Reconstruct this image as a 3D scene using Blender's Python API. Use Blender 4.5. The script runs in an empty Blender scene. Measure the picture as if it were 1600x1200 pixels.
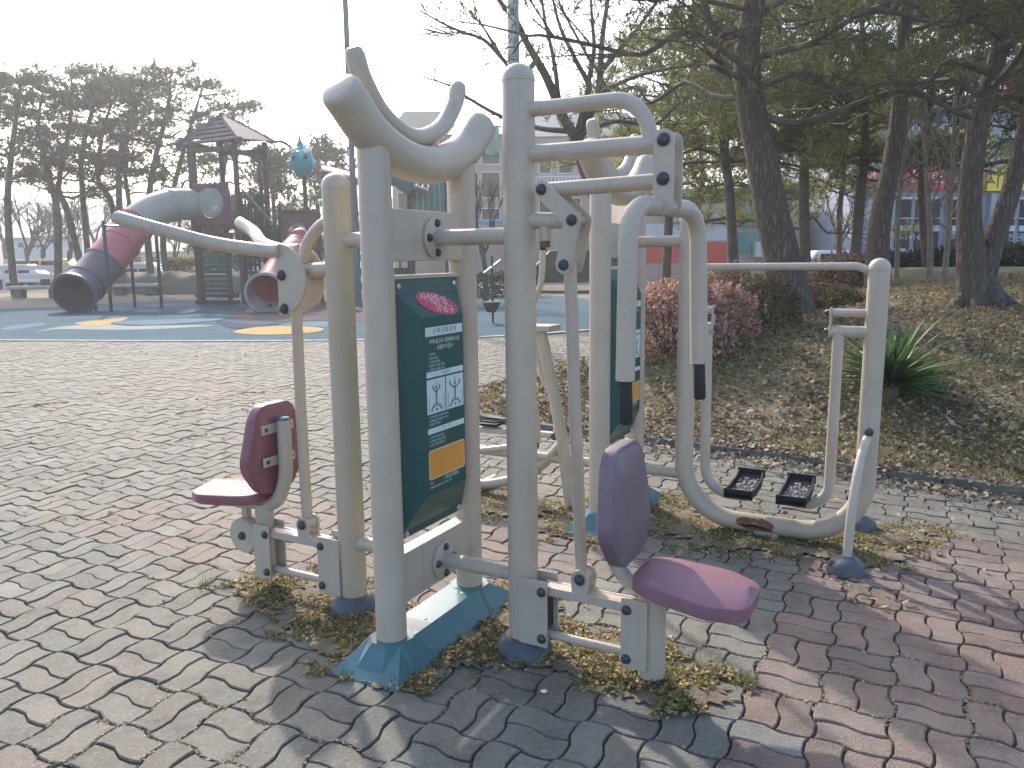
import bpy, bmesh, math, random
from mathutils import Vector, Matrix, noise
R = math.radians
random.seed(7)
scene = bpy.context.scene
col = scene.collection

# ---------------------------------------------------------------- camera, sky, sun, exposure
CAM_H, CAM_PITCH, CAM_ROLL, FOC = 1.5, R(9.0), R(0.7), 1250.0
cam_data = bpy.data.cameras.new('camera')
cam_data.sensor_width = 36.0
cam_data.lens = 36.0 * FOC / 1600.0
cam_data.clip_start = 0.05
cam_data.clip_end = 3000.0
cam = bpy.data.objects.new('camera', cam_data)
col.objects.link(cam)
_f = Vector((0, math.cos(CAM_PITCH), -math.sin(CAM_PITCH)))
_r0 = Vector((1, 0, 0)); _u0 = _r0.cross(_f)
_r = _r0 * math.cos(CAM_ROLL) - _u0 * math.sin(CAM_ROLL)
_u = _r0 * math.sin(CAM_ROLL) + _u0 * math.cos(CAM_ROLL)
cam.matrix_world = Matrix(((_r.x, _u.x, -_f.x, 0), (_r.y, _u.y, -_f.y, 0), (_r.z, _u.z, -_f.z, CAM_H), (0, 0, 0, 1)))
scene.camera = cam

SUN_EL, SUN_AZ = R(34), math.atan2(-0.375, 0.927)     # azimuth measured from +Y towards +X
to_sun = Vector((math.sin(SUN_AZ) * math.cos(SUN_EL), math.cos(SUN_AZ) * math.cos(SUN_EL), math.sin(SUN_EL)))
world = bpy.data.worlds.new('World'); scene.world = world
world.use_nodes = True
wn = world.node_tree.nodes; wl = world.node_tree.links
bg = wn.get('Background') or wn.new('ShaderNodeBackground')
sky = wn.new('ShaderNodeTexSky'); sky.sky_type = 'NISHITA'; sky.sun_disc = False
sky.sun_elevation = SUN_EL; sky.sun_rotation = SUN_AZ
sky.air_density = 0.9; sky.dust_density = 2.5; sky.ozone_density = 1.0
wl.new(sky.outputs[0], bg.inputs[0]); bg.inputs[1].default_value = 0.15
sun_data = bpy.data.lights.new('sun', 'SUN'); sun_data.energy = 2.0; sun_data.angle = R(1.3)
sun_data.color = (1.0, 0.93, 0.82)
sun = bpy.data.objects.new('sun', sun_data); col.objects.link(sun)
sun.rotation_euler = to_sun.to_track_quat('Z', 'Y').to_euler()
sun.location = (-12, 30, 25)
vs = scene.view_settings
vs.view_transform = 'Standard'; vs.look = 'None'; vs.gamma = 1.0; vs.exposure = 1.45; vs.use_curve_mapping = False
scene.cycles.max_bounces = 8
scene.cycles.transparent_max_bounces = 8
scene.cycles.use_denoising = True

# ---------------------------------------------------------------- helpers
def at(px, py, Y):
    """world point that lies at distance Y in front of the camera and shows at photo pixel (px, py)"""
    d = _f * FOC + _r * (px - 800) + _u * (600 - py)
    return Vector((0, 0, CAM_H)) + d * (Y / d.y)
def gnd(px, py, z=0.0):
    d = _f * FOC + _r * (px - 800) + _u * (600 - py)
    return Vector((0, 0, CAM_H)) + d * ((z - CAM_H) / d.z)

class MB:
    """collects shapes; build() links them as one mesh object"""
    def __init__(s): s.v = []; s.f = []
    def add(s, vs_, fs_):
        o = len(s.v); s.v += [tuple(p) for p in vs_]; s.f += [tuple(i + o for i in f) for f in fs_]; return s
    def box(s, x0, x1, y0, y1, z0, z1):
        v = [(x, y, z) for z in (z0, z1) for y in (y0, y1) for x in (x0, x1)]
        return s.add(v, [(0, 2, 3, 1), (4, 5, 7, 6), (0, 1, 5, 4), (2, 6, 7, 3), (0, 4, 6, 2), (1, 3, 7, 5)])
    def obox(s, c, ax, ay, az, bev=0.0):
        """oriented box: centre and three half-axis vectors"""
        c = Vector(c); ax = Vector(ax); ay = Vector(ay); az = Vector(az)
        v = [c + ax * i + ay * j + az * k for k in (-1, 1) for j in (-1, 1) for i in (-1, 1)]
        return s.add(v, [(0, 2, 3, 1), (4, 5, 7, 6), (0, 1, 5, 4), (2, 6, 7, 3), (0, 4, 6, 2), (1, 3, 7, 5)])
    def bar(s, p, q, w, h, up=(0, 0, 1)):
        p = Vector(p); q = Vector(q); d = (q - p); L = d.length; d = d / L; up = Vector(up)
        if abs(d.dot(up)) > 0.98: up = Vector((1, 0, 0))
        sx = d.cross(up).normalized(); sy = sx.cross(d)
        return s.obox((p + q) / 2, d * (L / 2), sx * (w / 2), sy * (h / 2))
    def prism(s, pts, n):
        """closed outline (3D points on a plane) pushed along vector n"""
        n = Vector(n); k = len(pts); a = [Vector(p) for p in pts]; b = [p + n for p in a]
        return s.add(a + b, [tuple(range(k - 1, -1, -1)), tuple(range(k, 2 * k))] + [(i, (i + 1) % k, k + (i + 1) % k, k + i) for i in range(k)])
    def tube(s, pts, r, n=12, caps=True, closed=False):
        pts = [Vector(p) for p in pts]; m = len(pts)
        rs = r if isinstance(r, (list, tuple)) else [r] * m
        T = []
        for i in range(m):
            a = pts[i - 1] if i > 0 else (pts[-1] if closed else pts[0]); b = pts[i + 1] if i < m - 1 else (pts[0] if closed else pts[-1])
            t = (b - a); T.append(t.normalized() if t.length > 1e-9 else Vector((0, 0, 1)))
        ref = Vector((0, 0, 1)) if abs(T[0].z) < 0.9 else Vector((0, 1, 0))
        N = (ref - T[0] * ref.dot(T[0])).normalized()
        V = []
        for i in range(m):
            N = (N - T[i] * N.dot(T[i])).normalized(); B = T[i].cross(N)
            for k in range(n):
                an = 2 * math.pi * k / n
                V.append(pts[i] + (N * math.cos(an) + B * math.sin(an)) * rs[i])
        Fs = []
        for i in range(m - 1 if not closed else m):
            i2 = (i + 1) % m
            for k in range(n):
                k2 = (k + 1) % n
                Fs.append((i * n + k, i * n + k2, i2 * n + k2, i2 * n + k))
        if caps and not closed:
            Fs.append(tuple(range(n - 1, -1, -1))); Fs.append(tuple((m - 1) * n + k for k in range(n)))
        return s.add(V, Fs)
    def lathe(s, prof, o, axis=(0, 0, 1), n=20, caps=True):
        """profile [(r, h)] turned round the axis through o"""
        ax = Vector(axis).normalized(); o = Vector(o)
        ref = Vector((1, 0, 0)) if abs(ax.x) < 0.9 else Vector((0, 1, 0))
        N = (ref - ax * ref.dot(ax)).normalized(); B = ax.cross(N)
        V = []; m = len(prof)
        for (r, h) in prof:
            for k in range(n):
                an = 2 * math.pi * k / n
                V.append(o + ax * h + (N * math.cos(an) + B * math.sin(an)) * r)
        Fs = [(i * n + k, i * n + (k + 1) % n, (i + 1) * n + (k + 1) % n, (i + 1) * n + k) for i in range(m - 1) for k in range(n)]
        if caps:
            if prof[0][0] > 1e-6: Fs.append(tuple(range(n - 1, -1, -1)))
            if prof[-1][0] > 1e-6: Fs.append(tuple((m - 1) * n + k for k in range(n)))
        return s.add(V, Fs)
    def xf(s, M):
        s.v = [tuple(M @ Vector(p)) for p in s.v]; return s
    def mesh(s, name, mat, smooth=True, angle=40):
        me = bpy.data.meshes.new(name); me.from_pydata(s.v, [], s.f); me.update()
        if mat is not None: me.materials.append(mat)
        if smooth and len(me.polygons) < 60000:
            bm = bmesh.new(); bm.from_mesh(me)
            bmesh.ops.remove_doubles(bm, verts=bm.verts, dist=1e-5)
            bmesh.ops.recalc_face_normals(bm, faces=bm.faces)
            ca = math.cos(R(angle))
            for f in bm.faces: f.smooth = True
            for e in bm.edges:
                if len(e.link_faces) == 2:
                    if e.link_faces[0].normal.dot(e.link_faces[1].normal) < ca: e.smooth = False
                else: e.smooth = False
            bm.to_mesh(me); bm.free()
        return me
    def build(s, name, mat, parent=None, smooth=True, bev=0.0, angle=40):
        me = s.mesh(name, mat, smooth, angle)
        o = bpy.data.objects.new(name, me); col.objects.link(o)
        if parent is not None: o.parent = parent
        if bev > 0:
            b = o.modifiers.new('bevel', 'BEVEL'); b.width = bev; b.segments = 2; b.limit_method = 'ANGLE'; b.angle_limit = R(40); b.harden_normals = False
        return o

def smooth_path(ctrl, k=8, closed=False):
    """Catmull-Rom through the control points"""
    P = [Vector(p) for p in ctrl]; out = []; n = len(P)
    for i in range(n - 1):
        p0 = P[i - 1] if i > 0 else P[0] * 2 - P[1]; p1 = P[i]; p2 = P[i + 1]; p3 = P[i + 2] if i < n - 2 else P[-1] * 2 - P[-2]
        for j in range(k):
            t = j / k
            out.append(0.5 * ((2 * p1) + (p2 - p0) * t + (2 * p0 - 5 * p1 + 4 * p2 - p3) * t * t + (3 * p1 - p0 - 3 * p2 + p3) * t ** 3))
    out.append(P[-1]); return out
def fillet_path(ctrl, rad, k=8):
    """polyline with rounded corners of the given radius"""
    P = [Vector(p) for p in ctrl]; out = [P[0]]
    rads = rad if isinstance(rad, (list, tuple)) else [rad] * (len(P) - 2)
    for i in range(1, len(P) - 1):
        a = (P[i - 1] - P[i]).normalized(); b = (P[i + 1] - P[i]).normalized(); r = rads[i - 1]
        ang = a.angle(b) / 2; d = r / math.tan(ang) if ang > 1e-3 else 0
        d = min(d, (P[i - 1] - P[i]).length * 0.98, (P[i + 1] - P[i]).length * 0.98)
        s = P[i] + a * d; e = P[i] + b * d
        rr = d * math.tan(ang); c = P[i] + (a + b).normalized() * (rr / math.sin(ang))
        va = s - c; vb = e - c; th = va.angle(vb)
        for j in range(k + 1):
            t = j / k; out.append(c + (va * math.sin((1 - t) * th) + vb * math.sin(t * th)) / math.sin(th))
    out.append(P[-1]); return out

def tag(o, label, cat, group=None):
    o['label'] = label; o['category'] = cat
    if group: o['group'] = group
    return o
def thing(name, label, cat, loc=(0, 0, 0), rz=0.0, group=None):
    o = bpy.data.objects.new(name, None); col.objects.link(o)
    o.location = loc; o.rotation_euler = (0, 0, rz); o.empty_display_size = 0.2
    return tag(o, label, cat, group)
def struct(o): o['kind'] = 'structure'; return o
def stuff(o): o['kind'] = 'stuff'; return o
def copy_tree(o, parent=None):
    c = o.copy(); col.objects.link(c)
    if parent is not None: c.parent = parent
    for ch in o.children: copy_tree(ch, c)
    return c
def sstep(x, a, b):
    t = max(0.0, min(1.0, (x - a) / (b - a))); return t * t * (3 - 2 * t)

# ---------------------------------------------------------------- materials
def mat(name, color, rough=0.6, metal=0.0, var=0.0, scale=8.0, bump=0.0, bscale=60.0, spec=0.5, island=0.0, col2=None, transl=0.0, coord='Object', stain=None, objvar=0.0):
    m = bpy.data.materials.new(name); m.use_nodes = True
    nt = m.node_tree; N = nt.nodes; L = nt.links
    b = N['Principled BSDF']; b.inputs['Roughness'].default_value = rough; b.inputs['Metallic'].default_value = metal
    b.inputs['Specular IOR Level'].default_value = spec
    tc = N.new('ShaderNodeTexCoord')
    cur = None
    rgb = N.new('ShaderNodeRGB'); rgb.outputs[0].default_value = (*color, 1); cur = rgb.outputs[0]
    if col2 is not None or var > 0:
        nz = N.new('ShaderNodeTexNoise'); nz.inputs['Scale'].default_value = scale; nz.inputs['Detail'].default_value = 5; nz.inputs['Roughness'].default_value = 0.62
        L.new(tc.outputs[coord], nz.inputs['Vector'])
        mr = N.new('ShaderNodeMapRange'); mr.inputs[1].default_value = 0.33; mr.inputs[2].default_value = 0.67; L.new(nz.outputs[0], mr.inputs[0])
        mx = N.new('ShaderNodeMix'); mx.data_type = 'RGBA'; L.new(mr.outputs[0], mx.inputs[0])
        if col2 is not None:
            L.new(cur, mx.inputs[6]); mx.inputs[7].default_value = (*col2, 1)
        else:
            mx.inputs[6].default_value = (*[c * (1 - var) for c in color], 1); mx.inputs[7].default_value = (*[min(1, c * (1 + var)) for c in color], 1)
        cur = mx.outputs[2]
    if stain is not None:      # sparse blotches (colour, scale, threshold)
        nz = N.new('ShaderNodeTexNoise'); nz.inputs['Scale'].default_value = stain[1]; nz.inputs['Detail'].default_value = 8; nz.inputs['Roughness'].default_value = 0.7
        L.new(tc.outputs[coord], nz.inputs['Vector'])
        mr = N.new('ShaderNodeMapRange'); mr.inputs[1].default_value = stain[2]; mr.inputs[2].default_value = stain[2] + 0.12; mr.inputs[4].default_value = 0.75; L.new(nz.outputs[0], mr.inputs[0])
        mx = N.new('ShaderNodeMix'); mx.data_type = 'RGBA'; L.new(mr.outputs[0], mx.inputs[0]); L.new(cur, mx.inputs[6]); mx.inputs[7].default_value = (*stain[0], 1)
        cur = mx.outputs[2]
    if island > 0 or objvar > 0:
        if island > 0:
            ge = N.new('ShaderNodeNewGeometry'); src = ge.outputs['Random Per Island']; amt = island
        else:
            oi = N.new('ShaderNodeObjectInfo'); src = oi.outputs['Random']; amt = objvar
        mr = N.new('ShaderNodeMapRange'); mr.inputs[3].default_value = 1 - amt; mr.inputs[4].default_value = 1 + amt; L.new(src, mr.inputs[0])
        hv = N.new('ShaderNodeHueSaturation'); L.new(mr.outputs[0], hv.inputs['Value']); L.new(cur, hv.inputs['Color'])
        mr2 = N.new('ShaderNodeMapRange'); mr2.inputs[3].default_value = 0.5 - amt * 0.06; mr2.inputs[4].default_value = 0.5 + amt * 0.06
        wnz = N.new('ShaderNodeTexWhiteNoise'); wnz.noise_dimensions = '1D'; L.new(src, wnz.inputs['W']); L.new(wnz.outputs['Value'], mr2.inputs[0]); L.new(mr2.outputs[0], hv.inputs['Hue'])
        cur = hv.outputs[0]
    L.new(cur, b.inputs['Base Color'])
    if bump > 0:
        nz = N.new('ShaderNodeTexNoise'); nz.inputs['Scale'].default_value = bscale; nz.inputs['Detail'].default_value = 4; L.new(tc.outputs[coord], nz.inputs['Vector'])
        bp = N.new('ShaderNodeBump'); bp.inputs['Strength'].default_value = bump; bp.inputs['Distance'].default_value = 0.02
        L.new(nz.outputs[0], bp.inputs['Height']); L.new(bp.outputs[0], b.inputs['Normal'])
    if transl > 0:
        tr = N.new('ShaderNodeBsdfTranslucent'); L.new(cur, tr.inputs['Color'])
        ms = N.new('ShaderNodeMixShader'); ms.inputs[0].default_value = transl
        L.new(b.outputs[0], ms.inputs[1]); L.new(tr.outputs[0], ms.inputs[2]); L.new(ms.outputs[0], N['Material Output'].inputs[0])
    return m

M = {}
M['cream'] = mat('cream_paint', (0.475, 0.415, 0.335), 0.42, var=0.06, scale=5, bump=0.03, bscale=90, stain=((0.33, 0.27, 0.19), 7.0, 0.68))
M['cream_worn'] = mat('cream_paint_worn', (0.475, 0.415, 0.33), 0.5, col2=(0.45, 0.37, 0.27), scale=3.0, bump=0.03, bscale=90)
def add_streaks(m, colr, lo=0.55, amt=0.55):
    """drip stains: noise drawn out along the vertical"""
    N = m.node_tree.nodes; L = m.node_tree.links; b = N['Principled BSDF']; src = b.inputs['Base Color'].links[0].from_socket
    tc = next(n for n in N if n.type == 'TEX_COORD'); mp = N.new('ShaderNodeMapping'); mp.inputs['Scale'].default_value = (26, 26, 1.3); L.new(tc.outputs['Object'], mp.inputs[0])
    nz = N.new('ShaderNodeTexNoise'); nz.inputs['Scale'].default_value = 1.0; nz.inputs['Detail'].default_value = 6; nz.inputs['Roughness'].default_value = 0.65; L.new(mp.outputs[0], nz.inputs['Vector'])
    mr = N.new('ShaderNodeMapRange'); mr.inputs[1].default_value = lo; mr.inputs[2].default_value = lo + .22; mr.inputs[4].default_value = amt; L.new(nz.outputs[0], mr.inputs[0])
    mx = N.new('ShaderNodeMix'); mx.data_type = 'RGBA'; L.new(mr.outputs[0], mx.inputs[0]); L.new(src, mx.inputs[6]); mx.inputs[7].default_value = (*colr, 1); L.new(mx.outputs[2], b.inputs['Base Color'])
add_streaks(M['cream'], (0.33, 0.27, 0.20)); add_streaks(M['cream_worn'], (0.34, 0.26, 0.17))
M['bolt'] = mat('grey_bolt_cap', (0.05, 0.054, 0.058), 0.38, var=0.2, scale=40)
M['steel'] = mat('bright_steel', (0.55, 0.55, 0.54), 0.35, metal=0.9, var=0.1)
M['stainless'] = mat('stainless_pole', (0.45, 0.46, 0.47), 0.5, metal=0.75, var=0.05, scale=3)
M['vinyl'] = mat('purple_vinyl', (0.26, 0.115, 0.145), 0.45, col2=(0.215, 0.115, 0.145), scale=4, bump=0.06, bscale=300, stain=((0.32, 0.235, 0.235), 7, 0.56))
M['vinyl_grey'] = mat('faded_mauve_vinyl', (0.19, 0.13, 0.158), 0.5, col2=(0.165, 0.125, 0.152), scale=4, bump=0.06, bscale=300, stain=((0.26, 0.21, 0.225), 7, 0.56))
M['vinyl_red'] = mat('wine_vinyl', (0.25, 0.09, 0.115), 0.27, col2=(0.22, 0.085, 0.11), scale=4, bump=0.05, bscale=300, stain=((0.30, 0.19, 0.19), 7, 0.57))
M['teal'] = mat('teal_cover', (0.058, 0.148, 0.168), 0.28, var=0.08, scale=6, stain=((0.10, 0.16, 0.16), 8, 0.66))
M['slate'] = mat('slate_blue_collar', (0.075, 0.092, 0.112), 0.5, var=0.15, scale=12, stain=((0.16, 0.17, 0.17), 14, 0.62))
M['black'] = mat('black_rubber', (0.012, 0.013, 0.015), 0.6, var=0.2, scale=30, bump=0.1, bscale=200)
M['grip'] = mat('black_grip', (0.022, 0.023, 0.026), 0.7, bump=0.1, bscale=250)
M['sign_green'] = mat('sign_green', (0.018, 0.085, 0.078), 0.35, var=0.12, scale=3)
M['sign_white'] = mat('sign_white', (0.60, 0.74, 0.74), 0.5)
M['sign_text'] = mat('sign_text', (0.75, 0.88, 0.86), 0.5)
M['sign_ink'] = mat('sign_ink', (0.05, 0.08, 0.08), 0.5)
M['sign_grey'] = mat('sign_grey', (0.16, 0.22, 0.22), 0.5)
M['sign_orange'] = mat('sign_orange', (0.72, 0.32, 0.055), 0.5, var=0.05, scale=5)
M['sign_pale'] = mat('sign_pale_border', (0.75, 0.6, 0.38), 0.5)
M['sign_red'] = mat('sign_red', (0.62, 0.06, 0.10), 0.4)
M['white'] = mat('white_print', (0.8, 0.8, 0.8), 0.5)
M['pebble'] = mat('pedal_pebbles', (0.30, 0.30, 0.28), 0.5, island=0.5)
M['rust'] = mat('bare_rust', (0.20, 0.10, 0.055), 0.8, var=0.4, scale=30, bump=0.3, bscale=120)

_txt_cache = {}
def text_mesh(body, size, mat_, align='CENTER', extrude=0.0):
    cu = bpy.data.curves.new('lettering', 'FONT'); cu.body = body; cu.size = size; cu.align_x = align; cu.align_y = 'CENTER'; cu.resolution_u = 2; cu.extrude = extrude
    to = bpy.data.objects.new('lettering', cu); col.objects.link(to)
    bpy.context.view_layer.update()
    dg = bpy.context.evaluated_depsgraph_get()
    me = bpy.data.meshes.new_from_object(to.evaluated_get(dg)); me.name = 'lettering'
    bpy.data.objects.remove(to); bpy.data.curves.remove(cu)
    me.materials.clear(); me.materials.append(mat_)
    return me
def lettering(body, size, mat_, origin, ux, uy, parent, align='CENTER', name='lettering', extrude=0.0, shear=0.0):
    """flat lettering laid on the plane through origin spanned by ux (reading direction) and uy (up)"""
    me = text_mesh(body, size, mat_, align, extrude)
    ux = Vector(ux).normalized(); uy = Vector(uy).normalized(); n = ux.cross(uy)
    Mx = Matrix(((ux.x, uy.x, n.x, origin[0]), (ux.y, uy.y, n.y, origin[1]), (ux.z, uy.z, n.z, origin[2]), (0, 0, 0, 1)))
    me.transform(Mx)
    o = bpy.data.objects.new(name, me); col.objects.link(o); o.parent = parent
    return o
# ================================================================ THE SETTING: ground, paving, rubber surface, planting mound
M['dirt'] = mat('dry_dirt', (0.18, 0.145, 0.10), 0.95, col2=(0.125, 0.105, 0.078), scale=0.7, bump=0.3, bscale=8, coord='Object')
M['soil'] = mat('mound_soil', (0.21, 0.165, 0.10), 0.95, col2=(0.17, 0.155, 0.07), scale=0.9, bump=0.5, bscale=25)
M['joint'] = mat('joint_sand', (0.075, 0.064, 0.048), 0.95, var=0.35, scale=14, bump=0.3, bscale=80)
M['kerb'] = mat('old_kerb_stone', (0.14, 0.135, 0.125), 0.9, var=0.3, scale=9, bump=0.4, bscale=40)
M['kerb_pale'] = mat('pale_edging', (0.42, 0.41, 0.38), 0.9, var=0.25, scale=6, bump=0.2, bscale=30)
M['rubber_blue'] = mat('blue_rubber', (0.050, 0.095, 0.125), 0.95, spec=0.1, col2=(0.066, 0.118, 0.15), scale=0.8, bump=0.2, bscale=120)
M['rubber_light'] = mat('light_blue_rubber', (0.11, 0.18, 0.22), 0.95, spec=0.1, var=0.1, scale=2)
M['rubber_pale'] = mat('pale_rubber', (0.26, 0.29, 0.275), 0.95, spec=0.1, var=0.1, scale=2)
M['rubber_yellow'] = mat('yellow_rubber', (0.42, 0.29, 0.12), 0.95, spec=0.1, var=0.1, scale=2)
M['rubber_mauve'] = mat('mauve_rubber', (0.095, 0.078, 0.082), 0.95, spec=0.1, var=0.12, scale=1.5)
M['rubber_dark'] = mat('dark_blue_rubber', (0.03, 0.055, 0.09), 0.95, spec=0.1, var=0.1, scale=2)

gs = 900.0
struct(MB().add([(-gs, -60, -0.03), (gs, -60, -0.03), (gs, gs, -0.03), (-gs, gs, -0.03)], [(0, 1, 2, 3)]).build('ground', M['dirt'], smooth=False))

# ---- bed outline
FRONT = [Vector(p) for p in ((-0.75, 8.1), (-0.62, 7.75), (-0.3, 7.38), (0.4, 6.9), (1.09, 6.42), (1.9, 5.86), (2.52, 5.3), (3.25, 4.75), (4.6, 3.95), (7.5, 2.6), (16, -1.0))]
BACK = [Vector(p) for p in ((-0.75, 8.1), (-0.62, 8.55), (0.1, 9.2), (0.9, 9.9), (1.7, 11.5), (2.4, 15.0), (2.9, 20.0), (4.0, 25.0), (10, 26.5), (22, 27.0), (40, 20.0))]
def _dist(p, line):
    best = 1e9
    for a, b in zip(line[:-1], line[1:]):
        ab = b - a; t = max(0, min(1, (p - a).dot(ab) / ab.length_squared)); best = min(best, (p - (a + ab * t)).length)
    return best
_poly = FRONT + BACK[:0:-1]
def in_bed(x, y):
    c = False; n = len(_poly); j = n - 1
    for i in range(n):
        a = _poly[i]; b = _poly[j]
        if (a.y > y) != (b.y > y) and x < (b.x - a.x) * (y - a.y) / (b.y - a.y) + a.x: c = not c
        j = i
    return c
def mound_z(x, y):
    if not in_bed(x, y): return -0.06
    p = Vector((x, y)); df = _dist(p, FRONT); db = _dist(p, BACK)
    z = 0.02 + 0.19 * df * sstep(df, -0.5, 1.6)
    z = min(z, 0.02 + 0.30 * db)
    z = 1.08 * (1 - math.exp(-z / 0.95)) * 1.22 if z > 0 else z
    z = min(z, 1.12)
    return z + 0.035 * noise.noise((x * 0.9, y * 0.9, 3.1)) * sstep(df, 0.1, 1.2) + 0.012 * noise.noise((x * 4, y * 4, 1.1))
mb = MB(); st = 0.16
nx, ny = int(19 / st), int(25.5 / st)
idx = {}
for j in range(ny + 1):
    for i in range(nx + 1):
        x, y = -1.2 + i * st, 1.8 + j * st
        idx[i, j] = len(mb.v); mb.v.append((x, y, mound_z(x, y)))
for j in range(ny):
    for i in range(nx):
        q = (idx[i, j], idx[i + 1, j], idx[i + 1, j + 1], idx[i, j + 1])
        if max(mb.v[k][2] for k in q) > -0.05: mb.f.append(q)
mound = struct(mb.build('planting_mound', M['soil'], smooth=True, angle=80))

# ---- kerb stones round the bed, each a piece of its own
def along(line, step):
    out = []; acc = 0.0
    for a, b in zip(line[:-1], line[1:]):
        L = (b - a).length; d = (b - a) / L; t = step - acc if acc > 0 else 0.0
        while t < L: out.append((a + d * t, d)); t += step
        acc = (L - (t - step))
    return out
ks = MB().box(-0.245, 0.245, -0.06, 0.06, -0.09, 0.05).mesh('kerb_stone', M['kerb'])
for p, d in along(FRONT[:9], 0.5) + along(BACK[:5], 0.5):
    o = bpy.data.objects.new('kerb_stone', ks); col.objects.link(o); o.parent = mound
    o.location = (p.x, p.y, random.uniform(-0.012, 0.008)); o.rotation_euler = (random.uniform(-.03, .03), 0, math.atan2(d.y, d.x))

# ---- rubber play surface
def sheet(pts, z, name, m, parent=None):
    o = MB().add([(p[0], p[1], z) for p in pts], [tuple(range(len(pts)))]).build(name, m, parent, smooth=False); return o
def smooth_loop(pts, k=6):
    P = [Vector((p[0], p[1], 0)) for p in pts]; n = len(P); out = []
    for i in range(n):
        p0, p1, p2, p3 = P[i - 1], P[i], P[(i + 1) % n], P[(i + 2) % n]
        for j in range(k):
            t = j / k
            out.append(0.5 * ((2 * p1) + (p2 - p0) * t + (2 * p0 - 5 * p1 + 4 * p2 - p3) * t * t + (3 * p1 - p0 - 3 * p2 + p3) * t ** 3))
    return out
RUB = smooth_loop([(-22, 19.5), (-16, 16.8), (-10, 15.75), (-6, 15.15), (-2.7, 14.95), (0.3, 15.6), (2.6, 18), (3.2, 24), (1.5, 32), (-5, 36), (-12, 33), (-16, 27.5), (-21, 24)])
rubber = struct(sheet(RUB, 0.006, 'rubber_surface', M['rubber_blue']))
def patch(pix, z, name, m):
    return sheet(smooth_loop([gnd(*p) for p in pix]), z, name, m, rubber)
patch([(365, 519), (400, 512), (450, 510), (500, 513), (502, 518), (470, 522), (420, 524), (385, 523)], 0.014, 'yellow_oval', M['rubber_yellow'])
patch([(395, 510), (450, 505), (520, 503), (560, 508), (500, 511), (440, 508)], 0.010, 'light_blue_wave', M['rubber_light'])
patch([(55, 520), (95, 511), (160, 507), (200, 510), (250, 509), (335, 509), (260, 514), (180, 516), (90, 515)], 0.010, 'pale_wave', M['rubber_pale'])
patch([(120, 505), (190, 497), (198, 499), (165, 509), (140, 510)], 0.014, 'yellow_wedge', M['rubber_yellow'])
patch([(185, 503), (330, 498), (345, 501), (260, 508), (190, 508)], 0.018, 'light_blue_wave', M['rubber_light'])
patch([(5, 512), (60, 505), (70, 508), (15, 516)], 0.010, 'light_blue_wave', M['rubber_light'])
patch([(360, 497), (390, 480), (470, 470), (590, 474), (600, 500), (500, 501), (420, 503)], 0.012, 'mauve_field', M['rubber_mauve'])
patch([(340, 502), (400, 507), (455, 504), (380, 514), (350, 510)], 0.017, 'dark_blue_wave', M['rubber_dark'])
patch([(280, 488), (300, 485), (305, 487), (285, 490)], 0.010, 'pale_fleck', M['rubber_pale'])
ed = [p for p in RUB if p.y < 22]
ei = max(range(len(RUB)), key=lambda i: -RUB[i].x)
mb = MB()
for i in range(len(RUB)):
    a, b = RUB[i], RUB[(i + 1) % len(RUB)]
    if min(a.y, b.y) < 20:
        d = (b - a).normalized(); n = Vector((d.y, -d.x, 0))
        mb.obox((a + b) / 2 + n * 0.06, (b - a) * 0.5, n * 0.06, Vector((0, 0, 0.02)))
struct(mb.build('rubber_edging', M['kerb_pale']))

# ---- interlocking wavy pavers in a basket weave
CELL, GANG, AMP = 0.225, R(-27.0), 0.011
GU = Vector((math.cos(GANG), math.sin(GANG))); GV = Vector((-math.sin(GANG), math.cos(GANG)))
def wv(t):
    s = math.sin(2 * math.pi * t / CELL); return AMP * max(-0.8, min(0.8, 1.9 * s)) / 0.8
def paver_outline(u0, u1, v0, v1, inset, nu, nv):
    pts = []
    u0 += inset; u1 -= inset; v0 += inset; v1 -= inset
    pts += [(u0 + (u1 - u0) * k / nu, v0) for k in range(nu)]
    pts += [(u1, v0 + (v1 - v0) * k / nv) for k in range(nv)]
    pts += [(u1 - (u1 - u0) * k / nu, v1) for k in range(nu)]
    pts += [(u0, v1 - (v1 - v0) * k / nv) for k in range(nv)]
    return [(u + wv(v), v + wv(u)) for u, v in pts]
def paver_shape(kind, simple=False):
    """kind: (H/V, index); returns verts relative to the cell corner"""
    h = CELL / 2
    u0, u1, v0, v1 = (0, CELL, h * kind[1], h * kind[1] + h) if kind[0] == 'H' else (h * kind[1], h * kind[1] + h, 0, CELL)
    nu, nv = (8, 4) if kind[0] == 'H' else (4, 8)
    rings = [(0.0040, -0.022), (0.0040, -0.004), (0.0075, 0.0)] if not simple else [(0.0042, -0.012), (0.0055, 0.0)]
    V = []; F = []
    for ins, z in rings:
        for (u, v) in paver_outline(u0, u1, v0, v1, ins, nu, nv):
            p = GU * u + GV * v; V.append((p.x, p.y, z))
    n = 2 * (nu + nv)
    for r_ in range(len(rings) - 1):
        for k in range(n): F.append((r_ * n + k, r_ * n + (k + 1) % n, (r_ + 1) * n + (k + 1) % n, (r_ + 1) * n + k))
    F.append(tuple((len(rings) - 1) * n + k for k in range(n)))
    return V, F
def paver_color(u, v, rnd):
    red = (u > -0.5 and v < 4.7) or (2.72 < v < 3.85 and -4.3 < u < -1.45) or (u < -2.3 and v < 1.35) or (-9 < u < -6.5 and 6 < v < 7.2)
    if red: c = (0.205, 0.136, 0.112) if u > -0.6 else (0.188, 0.148, 0.126)
    else: c = (0.160, 0.152, 0.126)
    if rnd.random() < 0.03: c = (0.22, 0.205, 0.175)
    k = rnd.uniform(0.82, 1.15); w = rnd.uniform(-0.012, 0.012)
    return (c[0] * k + w, c[1] * k, c[2] * k - w * 0.6)
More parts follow.
